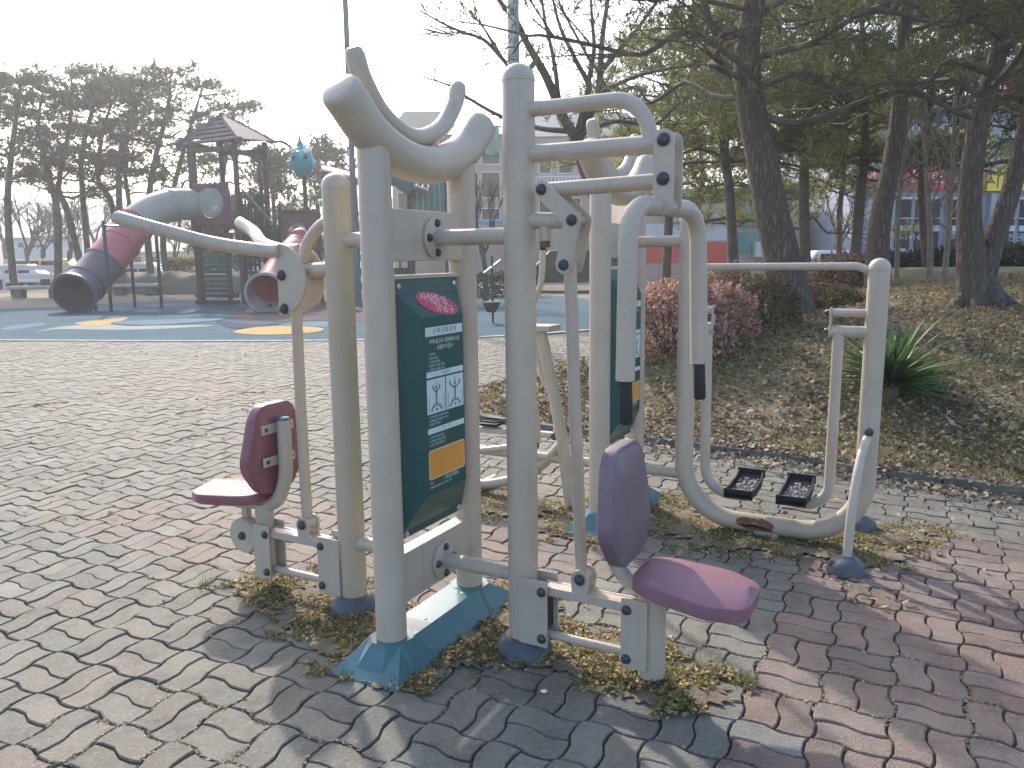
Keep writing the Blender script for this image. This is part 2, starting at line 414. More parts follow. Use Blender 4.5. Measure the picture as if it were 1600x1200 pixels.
def paver_material(name, use_attr):
    m = mat(name, (0.3, 0.3, 0.3), 0.82, bump=0.45, bscale=160)
    nt = m.node_tree; N = nt.nodes; L = nt.links; b = N['Principled BSDF']
    if use_attr: s = N.new('ShaderNodeVertexColor'); s.layer_name = 'tone'; base = s.outputs[0]
    else: s = N.new('ShaderNodeObjectInfo'); base = s.outputs['Color']
    ge = N.new('ShaderNodeNewGeometry')
    def layer(prev, colr, sc, lo, hi, amt, detail=6):
        nz = N.new('ShaderNodeTexNoise'); nz.inputs['Scale'].default_value = sc; nz.inputs['Detail'].default_value = detail; nz.inputs['Roughness'].default_value = 0.68
        L.new(ge.outputs['Position'], nz.inputs['Vector'])
        mr = N.new('ShaderNodeMapRange'); mr.inputs[1].default_value = lo; mr.inputs[2].default_value = hi; mr.inputs[4].default_value = amt; L.new(nz.outputs[0], mr.inputs[0])
        mx = N.new('ShaderNodeMix'); mx.data_type = 'RGBA'; L.new(mr.outputs[0], mx.inputs[0]); L.new(prev, mx.inputs[6]); mx.inputs[7].default_value = (*colr, 1)
        return mx.outputs[2]
    c = layer(base, (0.26, 0.235, 0.19), 1.3, 0.42, 0.72, 0.55)          # dust
    c = layer(c, (0.075, 0.068, 0.055), 6.0, 0.46, 0.74, 0.75)            # grime
    c = layer(c, (0.31, 0.285, 0.24), 22.0, 0.55, 0.75, 0.45, 6)
    c = layer(c, (0.32, 0.30, 0.26), 70.0, 0.56, 0.72, 0.6, 3)          # pale aggregate
    c = layer(c, (0.09, 0.085, 0.08), 110.0, 0.57, 0.70, 0.6, 2)        # dark specks
    L.new(c, b.inputs['Base Color'])
    nt.links.new(next(n for n in N if n.type == 'BUMP').outputs[0], b.inputs['Normal'])
    tc = next(n for n in N if n.type == 'TEX_COORD')
    for n in N:
        if n.type == 'TEX_NOISE' and n.inputs['Scale'].default_value == 160: L.new(ge.outputs['Position'], n.inputs['Vector'])
    return m
M['paver'] = paver_material('paver_concrete', False); M['paver_field'] = paver_material('paver_concrete_field', True)
# joint bed under the pavers
plaza = struct(sheet([(-24, -3), (14, -3), (14, 8), (6, 16.5), (-6, 16.5), (-24, 16.5)], -0.0145, 'paved_plaza', M['joint']))
kinds = [('H', 0), ('H', 1), ('V', 0), ('V', 1)]
shapes = {k: paver_shape(k) for k in kinds}; shapes_s = {k: paver_shape(k, True) for k in kinds}
prng = random.Random(11)
def in_rubber(x, y):
    c = False; n = len(RUB); j = n - 1
    for i in range(n):
        a = RUB[i]; b = RUB[j]
        if (a.y > y) != (b.y > y) and x < (b.x - a.x) * (y - a.y) / (b.y - a.y) + a.x: c = not c
        j = i
    return c
cells = []
for i in range(-90, 60):
    for j in range(-10, 110):
        p = GU * (CELL * (i + .5)) + GV * (CELL * (j + .5))
        if p.y < 0.9 or p.y > 19.5 or abs(p.x) > 0.70 * p.y + 1.8: continue
        if in_rubber(p.x, p.y) or in_bed(p.x, p.y) or (p.y > 15.2 and p.x > -3): continue
        if p.x < -3 and p.y > 20: continue
        cells.append((p.y, i, j, p))
near = sorted(cells, key=lambda c: c[0] + 0.25 * abs(c[3].x))
vis_near = [c for c in near if 1.92 < c[0] and abs(c[3].x) < 0.645 * c[0] + 0.05][:150]
near_set = {(c[1], c[2]) for c in vis_near}
pm = {}
for k in kinds:
    b_ = MB(); b_.add(*shapes[k]); pm[k] = b_.mesh('paver', M['paver'], smooth=False)
field = MB(); fcol = []
for (yy, i, j, p) in cells:
    org = GU * (CELL * i) + GV * (CELL * j)
    for s in (0, 1):
        k = ('H' if (i + j) % 2 == 0 else 'V', s)
        c = paver_color(p.dot(GU), p.dot(GV), prng)
        dz = prng.uniform(-0.005, 0.0) - (0.003 if prng.random() < .07 else 0); tx, ty = prng.gauss(0, 0.008), prng.gauss(0, 0.008)
        if (i, j) in near_set:
            o = bpy.data.objects.new('paver', pm[k]); col.objects.link(o); o.parent = plaza
            o.location = (org.x, org.y, dz); o.rotation_euler = (tx, ty, prng.gauss(0, 0.006)); o.color = (*c, 1)
        else:
            V, F = (shapes if yy < 6.5 else shapes_s)[k]
            o0 = len(field.v)
            field.v += [(org.x + x, org.y + y, z + dz + x * tx + y * ty) for x, y, z in V]
            field.f += [tuple(q + o0 for q in f) for f in F]; fcol += [c] * len(V)
fo = stuff(field.build('paver_field', M['paver_field'], plaza, smooth=False))
att = fo.data.color_attributes.new('tone', 'FLOAT_COLOR', 'POINT')
att.data.foreach_set('color', [x for c in fcol for x in (*c, 1.0)])
# ================================================================ EXERCISE MACHINES
A1 = R(-28.5)
X1, X2 = (-0.33, 3.07, 0.0), (0.61, 4.54, 0.0)     # centres of the two sign frames
PR = 0.057                                          # post radius
def arc_pts(c, r, a0, a1, ux, uy, n=10):
    c = Vector(c); ux = Vector(ux); uy = Vector(uy)
    return [c + ux * (r * math.cos(a0 + (a1 - a0) * k / n)) + uy * (r * math.sin(a0 + (a1 - a0) * k / n)) for k in range(n + 1)]
def post(parent, x, y, z0, z1, r=PR, cap=True, m='cream'):
    o = MB().tube([(x, y, z0), (x, y, z1)], r, 28).build('post', M[m], parent)
    if cap:
        h = r * 0.95
        pf = [(r * 1.035, 0.0), (r * 1.035, 0.008)] + [(r * 1.02 * math.cos(t), 0.008 + h * math.sin(t)) for t in [k * math.pi / 2 / 7 for k in range(8)]]
        MB().lathe(pf, (x, y, z1 - 0.004), n=28).build('post_cap', M['cream'], o)
    return o
def bolt(parent, p, n, r=0.017, h=0.016, m='bolt'):
    pf = [(r * 1.15, 0), (r * 1.15, 0.003), (r, 0.005), (r * 0.95, h * 0.7), (r * 0.6, h), (0.0, h * 1.05)]
    return MB().lathe(pf, Vector(p) - Vector(n) * 0.001, n, n=12).build('bolt', M[m], parent)
def stadium(p, q, r, y0, th, n=8):
    """plate with round ends in the x-z plane between p and q (x, z), from y0 to y0+th"""
    p = Vector((p[0], 0, p[1])); q = Vector((q[0], 0, q[1])); d = (q - p).normalized(); s = Vector((d.z, 0, -d.x))
    pts = arc_pts(q, r, math.pi / 2, -math.pi / 2, d, s, n) + arc_pts(p, r, -math.pi / 2, -3 * math.pi / 2, d, s, n)
    return MB().prism([(v.x, y0, v.z) for v in pts], (0, th, 0))
def round_poly(pts, r, k=4):
    """closed 2D outline with small rounded corners"""
    P = [Vector((p[0], p[1], 0)) for p in pts]; n = len(P); out = []
    for i in range(n):
        a = (P[i - 1] - P[i]); b = (P[(i + 1) % n] - P[i]); d = min(r, a.length * .45, b.length * .45); s = P[i] + a.normalized() * d; e = P[i] + b.normalized() * d
        for j in range(k + 1):
            t = j / k; out.append(s * (1 - t) ** 2 + P[i] * 2 * t * (1 - t) + e * t * t)
    return out
def pad(parent, name, outline, origin, ux, uy, nrm, th, m, crown=0.012, ridge=None):
    """upholstered pad with crisp welted edge; ridge: raised crease along u instead of a dome"""
    ux = Vector(ux).normalized(); uy = Vector(uy).normalized(); nrm = Vector(nrm).normalized(); o = Vector(origin)
    P = round_poly(outline, 0.035); cx = sum(p.x for p in P) / len(P); cy = sum(p.y for p in P) / len(P)
    V = []; F = []; n = len(P)
    rings = [(0.96, 0.96, 0.0), (1.0, 1.0, th * 0.10), (1.0, 1.0, th * 0.84), (0.992, 0.99, th * 0.95), (0.972, 0.965, th)]
    if ridge: rings += [(ridge, 0.05, th + crown)]
    else: rings += [(0.93, 0.93, th - 0.002), (0.90, 0.90, th + crown * .3), (0.55, 0.55, th + crown * .85), (0.2, 0.2, th + crown)]
    for su, sv, h in rings:
        for p in P: V.append(o + ux * (cx + (p.x - cx) * su) + uy * (cy + (p.y - cy) * sv) + nrm * h)
    for r_ in range(len(rings) - 1):
        for k in range(n): F.append((r_ * n + k, r_ * n + (k + 1) % n, (r_ + 1) * n + (k + 1) % n, (r_ + 1) * n + k))
    F.append(tuple(range(n - 1, -1, -1))); F.append(tuple((len(rings) - 1) * n + k for k in range(n)))
    return MB().add(V, F).build(name, m, parent, angle=28 if ridge else 50)

# ---------------------------------------------------------------- sign frame with two neck-rest arches
def sign_frame(loc, label):
    t = thing('back_stretch_frame', label, 'exercise frame', loc, A1, 'back-stretch sign frames')
    for y in (-0.28, 0.28): post(t, 0, y, 0.06, 1.93, cap=False)
    # thick saddle across the post tops: lies in the y-z plane
    pts = smooth_path([(0, -0.43, 2.03), (0, -0.30, 1.925), (0, -0.15, 1.865), (0, 0, 1.845), (0, 0.15, 1.865), (0, 0.30, 1.925), (0, 0.43, 2.03)], 6)
    d0 = (pts[0] - pts[1]).normalized(); d1 = (pts[-1] - pts[-2]).normalized(); r = 0.070
    path = [pts[0] + d0 * q for q in (0.026, 0.022, 0.012)] + pts + [pts[-1] + d1 * q for q in (0.012, 0.022, 0.026)]; rr = [r * .72, r * .88, r * .97] + [r] * len(pts) + [r * .97, r * .88, r * .72]
    MB().tube(path, rr, 28).build('neck_saddle', M['cream'], t)
    pts = smooth_path([(-0.03, -0.32, 2.17), (-0.03, -0.285, 2.10), (-0.03, -0.19, 2.005), (-0.03, -0.06, 1.952), (-0.03, 0.06, 1.952), (-0.03, 0.19, 2.005), (-0.03, 0.285, 2.10), (-0.03, 0.32, 2.17)], 6)
    r = 0.034; d0 = (pts[0] - pts[1]).normalized(); d1 = (pts[-1] - pts[-2]).normalized()
    path = [pts[0] + d0 * r * 0.8, pts[0] + d0 * r * 0.55] + pts + [pts[-1] + d1 * r * 0.55, pts[-1] + d1 * r * 0.8]
    hp = MB().tube(path, [r * 0.55, r * 0.85] + [r] * len(pts) + [r * 0.85, r * 0.55], 20)
    for y in (-0.12, 0.12): hp.tube([(-0.03, y, 1.96), (-0.02, y, 1.885)], 0.022, 12)
    hp.build('back_hoop', M['cream'], t)
    for z0, z1 in ((1.49, 1.675), (0.215, 0.408)):
        pl = MB().box(-0.032, 0.032, -0.235, 0.235, z0, z1).build('cross_plate', M['cream'], t, bev=0.004)
    # teal ground cover: two octagonal boots joined by a ridge
    cov = MB()
    def boot(y):
        n = 8; V = []
        for (rx, z) in ((0.165, 0.0), (0.078, 0.10)):
            for k in range(n):
                a = math.pi / 8 + 2 * math.pi * k / n; V.append((rx * math.cos(a) * 1.08, y + rx * math.sin(a) * 1.08, z))
        cov.add(V, [(k, (k + 1) % n, n + (k + 1) % n, n + k) for k in range(n)] + [tuple(range(n, 2 * n))])
    boot(-0.28); boot(0.28)
    # long sloping shell with a flat ridge
    w0, w1, y0, y1 = 0.155, 0.07, -0.46, 0.46
    V = [(-w0, y0, 0), (w0, y0, 0), (w0, y1, 0), (-w0, y1, 0), (-w1, y0 + .14, 0.098), (w1, y0 + .14, 0.098), (w1, y1 - .14, 0.098), (-w1, y1 - .14, 0.098)]
    cov.add(V, [(0, 1, 5, 4), (1, 2, 6, 5), (2, 3, 7, 6), (3, 0, 4, 7), (4, 5, 6, 7)])
    co = cov.build('base_cover', M['teal'], t, angle=20)
    for x, y in ((0.03, -0.10), (0.03, 0.17), (0.115, -0.44), (-0.115, 0.44)):
        bolt(co, (x, y, 0.097 if abs(y) < .2 else 0.012), (0, 0, 1), 0.006, 0.006, 'steel')
    # green instruction board: shallow box with chamfered top, bottom and sides, facing +x
    yb, z0, z1, x0, xf = 0.205, 0.455, 1.425, 0.012, 0.082
    fi = 0.066; zt1, zt0 = 1.285, 0.612
    V = [(x0, -yb, z1), (x0, yb, z1), (x0 + .004, -yb, z1 - .05), (x0 + .004, yb, z1 - .05), (xf, -yb + fi, zt1), (xf, yb - fi, zt1), (xf, -yb + fi, zt0), (xf, yb - fi, zt0), (x0 + .004, -yb, z0 + .03), (x0 + .004, yb, z0 + .03), (x0, -yb, z0), (x0, yb, z0)]
    Vb = [(-x, y, z) for x, y, z in V]
    F = [(0, 2, 3, 1), (2, 4, 5, 3), (4, 6, 7, 5), (6, 8, 9, 7), (8, 10, 11, 9), (2, 8, 6, 4), (3, 5, 7, 9)]
    Fb = [tuple(12 + i for i in reversed(f)) for f in F]
    rim = [(0, 1, 13, 12), (10, 22, 23, 11), (0, 12, 14, 2), (2, 14, 20, 8), (8, 20, 22, 10), (1, 3, 15, 13), (3, 9, 21, 15), (9, 11, 23, 21)]
    sb = MB().add(V + Vb, F + Fb + rim).build('sign_board', M['sign_green'], t, smooth=False)
    fr = MB(); fr.box(-0.02, 0.02, -0.232, 0.232, z1 + 0.001, z1 + 0.016)
    fr.build('board_rail', M['cream'], t, bev=0.002)
    for y in (-0.185, 0.185):
        for z in (z1 - 0.024, z0 + 0.016): bolt(sb, (x0 + 0.003, y, z), (1, 0, 0), 0.011, 0.006, 'steel')
    # ---- print on the front face (reads along +y)
    yl, yr = -yb + fi + 0.016, yb - fi - 0.008
    yc = (yl + yr) / 2; xs = xf + 0.0012
    def panel(name, ya, yb_, za, zb, m, lift=0.0, rad=0.0):
        if rad > 0:
            pts = []
            for (cy, cz, a0) in ((yb_ - rad, zb - rad, 0), (ya + rad, zb - rad, math.pi / 2), (ya + rad, za + rad, math.pi), (yb_ - rad, za + rad, 1.5 * math.pi)):
                pts += [(xs + lift, cy + rad * math.cos(a0 + k * math.pi / 8), cz + rad * math.sin(a0 + k * math.pi / 8)) for k in range(5)]
        else: pts = [(xs + lift, ya, za), (xs + lift, yb_, za), (xs + lift, yb_, zb), (xs + lift, ya, zb)]
        return MB().add(pts, [tuple(range(len(pts)))]).build(name, m, sb, smooth=False)
    def line(txt, size, z, m='sign_text', y=None, align='CENTER', name='lettering', lift=0.0012):
        return lettering(txt, size, M[m], (xs + lift, yc if y is None else y, z), (0, 1, 0), (0, 0, 1), sb, align, name)
    panel('title_bar', yl, yr, 1.214, 1.248, M['sign_white']); line('근 력 강 화 운 동', 0.024, 1.231, 'sign_ink', lift=0.002)
    line('어깨 팔근육 생활체육시설', 0.0195, 1.192); line('- 윗몸펴기운동 -', 0.0195, 1.168)
    for k, s in enumerate(('운동부위', '어깨 가슴 팔', '가슴근육의 발달', '팔힘과 지구력을 키운다', '균형있는 체형을 만든다')):
        line('%d. %s' % (k + 1, s), 0.0105, 1.146 - k * 0.0142, y=yl + 0.012, align='LEFT')
    panel('title_bar', yl, yr, 1.060, 1.082, M['sign_white']); line('사 용 방 법', 0.0145, 1.071, 'sign_ink', lift=0.002)
    gap = 0.003
    for s, (ya, yb_) in enumerate(((yl, yc - gap), (yc + gap, yr))):
        pn = panel('picture_panel', ya, yb_, 0.922, 1.053, M['sign_white'])
        # a line drawing of a seated user at the machine, dark strokes
        c = (ya + yb_) / 2; dr = MB(); x = xs + 0.0011
        def st_(p, q, w=0.003):
            p = (p[0], .922 + (p[1] - .805) * .72); q = (q[0], .922 + (q[1] - .805) * .72)
            dr.obox((x, c + (p[0] + q[0]) / 2, (p[1] + q[1]) / 2), (0.0002, 0, 0), Vector((0, q[0] - p[0], q[1] - p[1])) / 2, Vector((0, -(q[1] - p[1]), q[0] - p[0])).normalized() * w / 2)
        sp = 0.034 if s else 0.022
        st_((0, .845), (0, .925), .010); st_((0, .93), (0, .952), .010); st_((0, .915), (-sp, .935), .005); st_((0, .915), (sp, .935), .005)
        st_((-sp, .935), (-sp, .955), .008); st_((sp, .935), (sp, .955), .008)
        st_((-.005, .85), (-.028, .835), .006); st_((.005, .85), (.028, .835), .006); st_((-.028, .835), (-.03, .815), .005); st_((.028, .835), (.03, .815), .005)
        st_((-.05, .815), (-.05, .90), .002); st_((.05, .815), (.05, .90), .002); st_((0, .955), (0, .975), .003)
        st_((-.04, .82), (-.015, .86), .003); st_((.04, .82), (.015, .86), .003); st_((-.006, .825), (.006, .825), .010)
        dr.build('drawing', M['sign_grey'], sb, smooth=False)
    for k, s in enumerate(('의자에 앉아 손잡이를 잡는다', '양팔을 앞으로 밀었다 당긴다', '천천히 반복한다')):
        line('%d. %s' % (k + 1, s), 0.0105, 0.910 - k * 0.0142, y=yl + 0.006, align='LEFT')
    panel('title_bar', yl, yr, 0.846, 0.868, M['sign_white']); line('주      의', 0.0145, 0.857, 'sign_ink', lift=0.002)
    for k, s in enumerate(('무리한 운동은 삼간다', '어린이는 이용을 금한다', '고장시 연락 바랍니다')):
        line('%d. %s' % (k + 1, s), 0.0105, 0.832 - k * 0.0142, y=yl + 0.006, align='LEFT')
    panel('notice_border', yl, yr, 0.670, 0.784, M['sign_pale'], 0.0, 0.012)
    panel('orange_notice', yl + .0045, yr - .0045, 0.6745, 0.7795, M['sign_orange'], 0.001, 0.009)
    line('TEL.', 0.012, 0.658, y=yl + 0.004, align='LEFT'); line('(주)한국체육', 0.019, 0.657, y=yl + 0.105, align='LEFT')
    line('생활체육시설 제작 설치 및 보수 문의', 0.0098, 0.640, y=yl + 0.004, align='LEFT')
    # oval sticker on the sloping top facet
    a = Vector((x0 + .004, 0, z1 - .05)); b = Vector((xf, 0, zt1)); up = (a - b).normalized(); n = Vector((0, 1, 0)).cross(up)
    c = (a + b) / 2 + Vector((0, 0.012, 0)) + n * 0.0015; tw = -0.22
    ex = Vector((0, math.cos(tw), 0)) + up * math.sin(tw); ey = n.cross(ex)
    pts = [c + ex * (0.118 * math.cos(k * math.pi / 18)) + ey * (0.050 * math.sin(k * math.pi / 18)) for k in range(36)]
    MB().add(pts, [tuple(range(36))]).build('oval_sticker', M['sign_red'], sb, smooth=False)
    for txt, dx, dy, s in (('사람', -0.050, 0.014, 0.048), ('중심', 0.028, 0.019, 0.044), ('강남구', 0.030, -0.022, 0.042)):
        lettering(txt, s, M['white'], c + ex * dx + ey * dy + n * 0.0015, ex, ey, sb)
    return t

_f1 = sign_frame(X1, 'cream frame with green instruction board and teal base cover, nearest of the two')
_f2 = copy_tree(_f1); _f2.location = X2
_f2['label'] = 'cream frame with green instruction board farther back, behind the swinging U-shaped handle'

# ---------------------------------------------------------------- pipe joint: flange on a sign frame, pipe to a machine post
def joint(t, sx, z, x1, y=0.03):
    """flange plate on the frame's cross plate at x = sx*0.032 and the pipe out to x1"""
    n = (sx, 0, 0)
    pl = MB().lathe([(0.078, 0.0), (0.078, 0.010), (0.074, 0.013)], (sx * 0.0335, y, z), n, n=28).build('flange', M['cream'], t)
    for dy, dz in ((-0.0, 0.055), (-0.0, -0.055), (-0.055, 0), (0.055, 0)): bolt(pl, (sx * 0.046, y + dy, z + dz), n, 0.014, 0.013)
    MB().tube([(sx * 0.040, y, z), (x1, y, z)], 0.0305, 18).build('joining_pipe', M['cream'], t)
def collar(t, x, y):
    MB().lathe([(0.115, 0.0), (0.112, 0.012), (0.078, 0.055), (0.060, 0.062), (0.058, 0.062)], (x, y, 0), n=20).build('ground_collar', M['slate'], t)
def linkage(t, s, xp, xs_, zt, zb, yb0):
    """two parallel links between the post bracket (x = xp) and the seat carrier (x = xs_)"""
    for y in (yb0 - 0.052, yb0 + 0.044):
        for x0_, x1_, nm in ((xp - s * 0.10, xp + s * 0.022, 'post_bracket'), (xs_ - s * 0.022, xs_ + s * 0.075, 'carrier_bracket')):
            a, b = min(x0_, x1_), max(x0_, x1_); zz = (zb - 0.035, zt + 0.042)
            pl = MB().box(a, b, y, y + 0.008, *zz).build(nm, M['cream'], t, bev=0.003)
            if y < yb0:
                xx = xp if nm == 'post_bracket' else xs_
                for z in (zt, zb): bolt(pl, (xx, y, z), (0, -1, 0), 0.016, 0.015)
    up = MB(); 
    for y in (yb0 - 0.036, yb0 + 0.020): up.obox(((xp + xs_) / 2, y + 0.008, zt), (abs(xs_ - xp) / 2 + 0.016, 0, 0), (0, 0.008, 0), (0, 0, 0.017))
    up.box(min(xp, xs_), max(xp, xs_), yb0 - 0.02, yb0 + 0.02, zt + 0.006, zt + 0.016)
    up.build('upper_link', M['cream'], t, bev=0.003)
    MB().tube([(xp, yb0 - 0.004, zb), (xs_, yb0 - 0.004, zb)], 0.0165, 14).build('lower_link', M['cream'], t)
    MB().box(min(xp, xp - s * 0.02) + 0.004 * s, max(xp, xp - s * 0.02) + 0.004 * s, yb0 - 0.04, yb0 + 0.04, zb + 0.02, zt - 0.02).build('rubber_stop', M['grip'], t)

# ---------------------------------------------------------------- chest press on the right
cp = thing('chest_press_machine', 'cream chest press with tall domed post, swinging U handle and faded purple seat', 'exercise machine', X1, A1)
y0 = 0.03; xP = 0.398
post(cp, xP, y0, 0.03, 2.105)
collar(cp, xP, y0)
joint(cp, 1, 1.576, xP - 0.03); joint(cp, 1, 0.30, xP - 0.03)
# fixed arms at the top
MB().tube(fillet_path([(xP + 0.03, y0, 2.005), (0.860, y0, 2.005), (0.880, y0, 1.85)], [0.125], 10), 0.026, 16).build('top_arm', M['cream'], cp)
MB().tube([(xP + 0.03, y0, 1.855), (0.940, y0, 1.855)], 0.0305, 18).build('pivot_arm', M['cream'], cp)
MB().tube([(0.513, y0, 1.730), (0.938, y0, 1.738)], 0.026, 16).build('push_rod', M['cream'], cp)
st4 = MB(); st4.tube([(xP + 0.03, y0, 1.628), (0.63, y0, 1.622)], 0.0285, 16); st4.lathe([(0.02, -0.055), (0.021, 0.0)], (0.50, y0, 1.61), n=14)
so = st4.build('crank_arm', M['cream'], cp); MB().lathe([(0.017, 0), (0.017, 0.022)], (0.50, y0, 1.5335), n=12).build('rubber_buffer', M['rust'], so)
for y in (y0 - 0.052, y0 + 0.040):
    h = stadium((0.940, 1.860), (0.940, 1.66), 0.034, y, 0.010).build('hanger_plate', M['cream'], cp, bev=0.002)
    e = MB(); 
    # bent crank plate through three pivots
    P0, P1, P2 = Vector((0.511, 0, 1.728)), Vector((0.624, 0, 1.622)), Vector((0.594, 0, 1.472))
    d1 = (P1 - P0).normalized(); d2 = (P2 - P1).normalized(); n1 = Vector((d1.z, 0, -d1.x)); n2 = Vector((d2.z, 0, -d2.x)); r = 0.031
    nm_ = (n1 + n2).normalized()
    out = arc_pts(P0, r, math.pi / 2, 1.5 * math.pi, d1, n1, 7) + [P1 - n1 * r, P1 - nm_ * r * 1.03, P1 - n2 * r]
    out += arc_pts(P2, r, -math.pi / 2, math.pi / 2, d2, n2, 7) + [P1 + nm_ * r * 1.06]
    k = MB().prism([(p.x, y, p.z) for p in out], (0, 0.010, 0)).build('crank_plate', M['cream'], cp)
    if y < y0:
        for z in (1.860, 1.740): bolt(h, (0.940, y, z), (0, -1, 0), 0.019, 0.018)
        for p in (P0, P1, P2): bolt(k, (p.x, y, p.z), (0, -1, 0), 0.017, 0.018)
for (x, z) in ((0.940, 1.860), (0.940, 1.740), (0.511, 1.728), (0.624, 1.622), (0.594, 1.472)): MB().tube([(x, y0 - 0.041, z), (x, y0 + 0.039, z)], 0.0155, 14).build('pivot_pin', M['cream'], cp)
MB().tube([(0.594, y0, 1.485), (0.612, y0, 1.0), (0.640, y0, 0.355)], 0.0225, 16).build('connecting_rod', M['cream_worn'], cp)
# swinging handle: crossbar along y, legs down, grips kinked at the ends
hn = MB(); uz = 1.655
path = fillet_path([(0.885, y0 - 0.225, 1.115), (0.892, y0 - 0.228, uz), (0.967, y0 + 0.262, uz), (0.985, y0 + 0.258, 1.115)], [0.105, 0.105], 10)
hn.tube(path, 0.0305, 18).build('u_handle', M['cream'], cp)
for p, q in (((0.885, y0 - 0.225, 1.117), (0.890, y0 - 0.225, 0.975)), ((0.985, y0 + 0.258, 1.117), (0.992, y0 + 0.258, 0.985))):
    d = (Vector(q) - Vector(p)); MB().tube([Vector(p), Vector(p) + d * .04, Vector(p) + d * .95, Vector(q)], [0.018, 0.0215, 0.0215, 0.017], 14).build('grip', M['grip'], cp)
# parallel linkage and seat
linkage(cp, 1, 0.506, 0.838, 0.275, 0.092, y0 - 0.01)
br = MB()
for y in (y0 - 0.040, y0 + 0.026): br.prism([(p.x, y, p.z) for p in arc_pts((0.650, 0, 0.342), 0.036, 0, math.pi, (1, 0, 0), (0, 0, 1), 8)] + [(0.620, y, 0.272), (0.676, y, 0.272)], (0, 0.010, 0))
bo = br.build('rod_fork', M['cream'], cp); bolt(bo, (0.650, y0 - 0.040, 0.342), (0, -1, 0), 0.017, 0.018)
MB().tube([(0.650, y0 - 0.04, 0.342), (0.650, y0 + 0.036, 0.342)], 0.026, 14).build('rod_bush', M['cream'], cp)
MB().tube([(0.912, y0, 0.022), (0.912, y0, 0.345)], 0.048, 22).build('seat_carrier', M['cream'], cp)
MB().tube(fillet_path([(1.09, y0, 0.335), (0.80, y0, 0.335), (0.735, y0, 0.55), (0.745, y0, 0.78)], [0.13, 0.3], 10), 0.028, 16).build('seat_tube', M['cream'], cp)
for z in (0.55, 0.72): MB().box(0.750, 0.790, y0 - 0.09, y0 + 0.09, z - 0.02, z + 0.02).build('pad_strap', M['cream'], cp, bev=0.002)
tl = R(7); nb = Vector((math.cos(tl), 0, math.sin(tl) * 0.6)).normalized(); ub = Vector((-nb.z, 0, nb.x))
pad(cp, 'backrest', [(-0.10, 0.205), (0.10, 0.205), (0.15, 0.15), (0.205, -0.05), (0.195, -0.10), (0.11, -0.212), (-0.11, -0.212), (-0.195, -0.10), (-0.205, -0.05), (-0.15, 0.15)], (0.775, y0, 0.648), (0, 1.0, 0), ub, nb, 0.055, M['vinyl_grey'], 0.012)
ns = Vector((0.10, 0, 1)).normalized(); us = Vector((1, 0, -0.10))
pad(cp, 'seat', [(-0.195, 0.10), (-0.13, 0.145), (0.09, 0.172), (0.185, 0.125), (0.205, 0.085), (0.205, -0.085), (0.185, -0.125), (0.09, -0.172), (-0.13, -0.145), (-0.195, -0.10)], (1.055, y0, 0.352), us, (0, 1, 0), ns, 0.052, M['vinyl'], 0.030, ridge=0.86)

# ---------------------------------------------------------------- pull-down machine on the left
pd = thing('pull_down_machine', 'cream pull-down machine with short domed post, two long levers and wine-red seat', 'exercise machine', X1, A1)
xL = -0.437
post(pd, xL, y0, 0.03, 1.785, m='cream_worn')
collar(pd, xL, y0)
joint(pd, -1, 1.576, xL + 0.03); joint(pd, -1, 0.30, xL + 0.03)
MB().tube([(xL - 0.03, y0, 1.46), (-0.63, y0, 1.455)], 0.030, 16).build('pivot_arm', M['cream'], pd)
MB().tube(smooth_path([(xL - 0.02, y0, 1.66), (-0.53, y0, 1.635), (-0.60, y0, 1.57), (-0.64, y0, 1.48)], 6), 0.024, 14).build('stay_tube', M['cream'], pd)
for y in (y0 - 0.062, y0 + 0.050):
    c = (-0.715, y, 1.42); r = 0.148
    pts = arc_pts(c, r, math.pi / 2 + 0.05, -math.pi / 2 - 0.05, (1, 0, 0), (0, 0, 1), 18)
    pl = MB().prism([(p.x, y, p.z) for p in pts], (0, 0.012, 0)).build('lever_plate', M['cream'], pd, bev=0.003)
    if y < y0:
        for (x, z) in ((-0.695, 1.437), (-0.690, 1.298)): bolt(pl, (x, y, z), (0, -1, 0), 0.020, 0.02)
MB().tube([(-0.64, y0 - 0.05, 1.455), (-0.64, y0 + 0.05, 1.455)], 0.035, 16).build('pivot_hub', M['cream'], pd)
for s in (-1, 1):
    pth = smooth_path([(-0.70, y0 + s * 0.054, 1.540), (-0.80, y0 + s * 0.062, 1.542), (-1.00, y0 + s * 0.145, 1.575), (-1.18, y0 + s * 0.265, 1.635), (-1.34, y0 + s * 0.335, 1.685)], 7)
    d = (pth[-1] - pth[-2]).normalized(); pth += [pth[-1] + d * 0.012]
    MB().tube(pth, [0.029] * (len(pth) - 1) + [0.022], 16).build('lever', M['cream'], pd)
MB().tube([(-0.683, y0, 1.31), (-0.688, y0, 0.9), (-0.685, y0, 0.37)], 0.024, 16).build('connecting_rod', M['cream_worn'], pd)
linkage(pd, -1, -0.560, -0.887, 0.275, 0.098, y0 - 0.01)
br = MB()
for y in (y0 - 0.040, y0 + 0.026): br.prism([(p.x, y, p.z) for p in arc_pts((-0.680, 0, 0.345), 0.034, 0, math.pi, (1, 0, 0), (0, 0, 1), 8)] + [(-0.708, y, 0.275), (-0.652, y, 0.275)], (0, 0.010, 0))
bo = br.build('rod_fork', M['cream'], pd); bolt(bo, (-0.680, y0 - 0.040, 0.345), (0, -1, 0), 0.017, 0.018)
MB().tube([(-0.680, y0 - 0.04, 0.345), (-0.680, y0 + 0.036, 0.345)], 0.026, 14).build('rod_bush', M['cream'], pd)
MB().tube([(-0.945, y0, 0.055), (-0.945, y0, 0.40)], 0.042, 22).build('seat_carrier', M['cream'], pd)
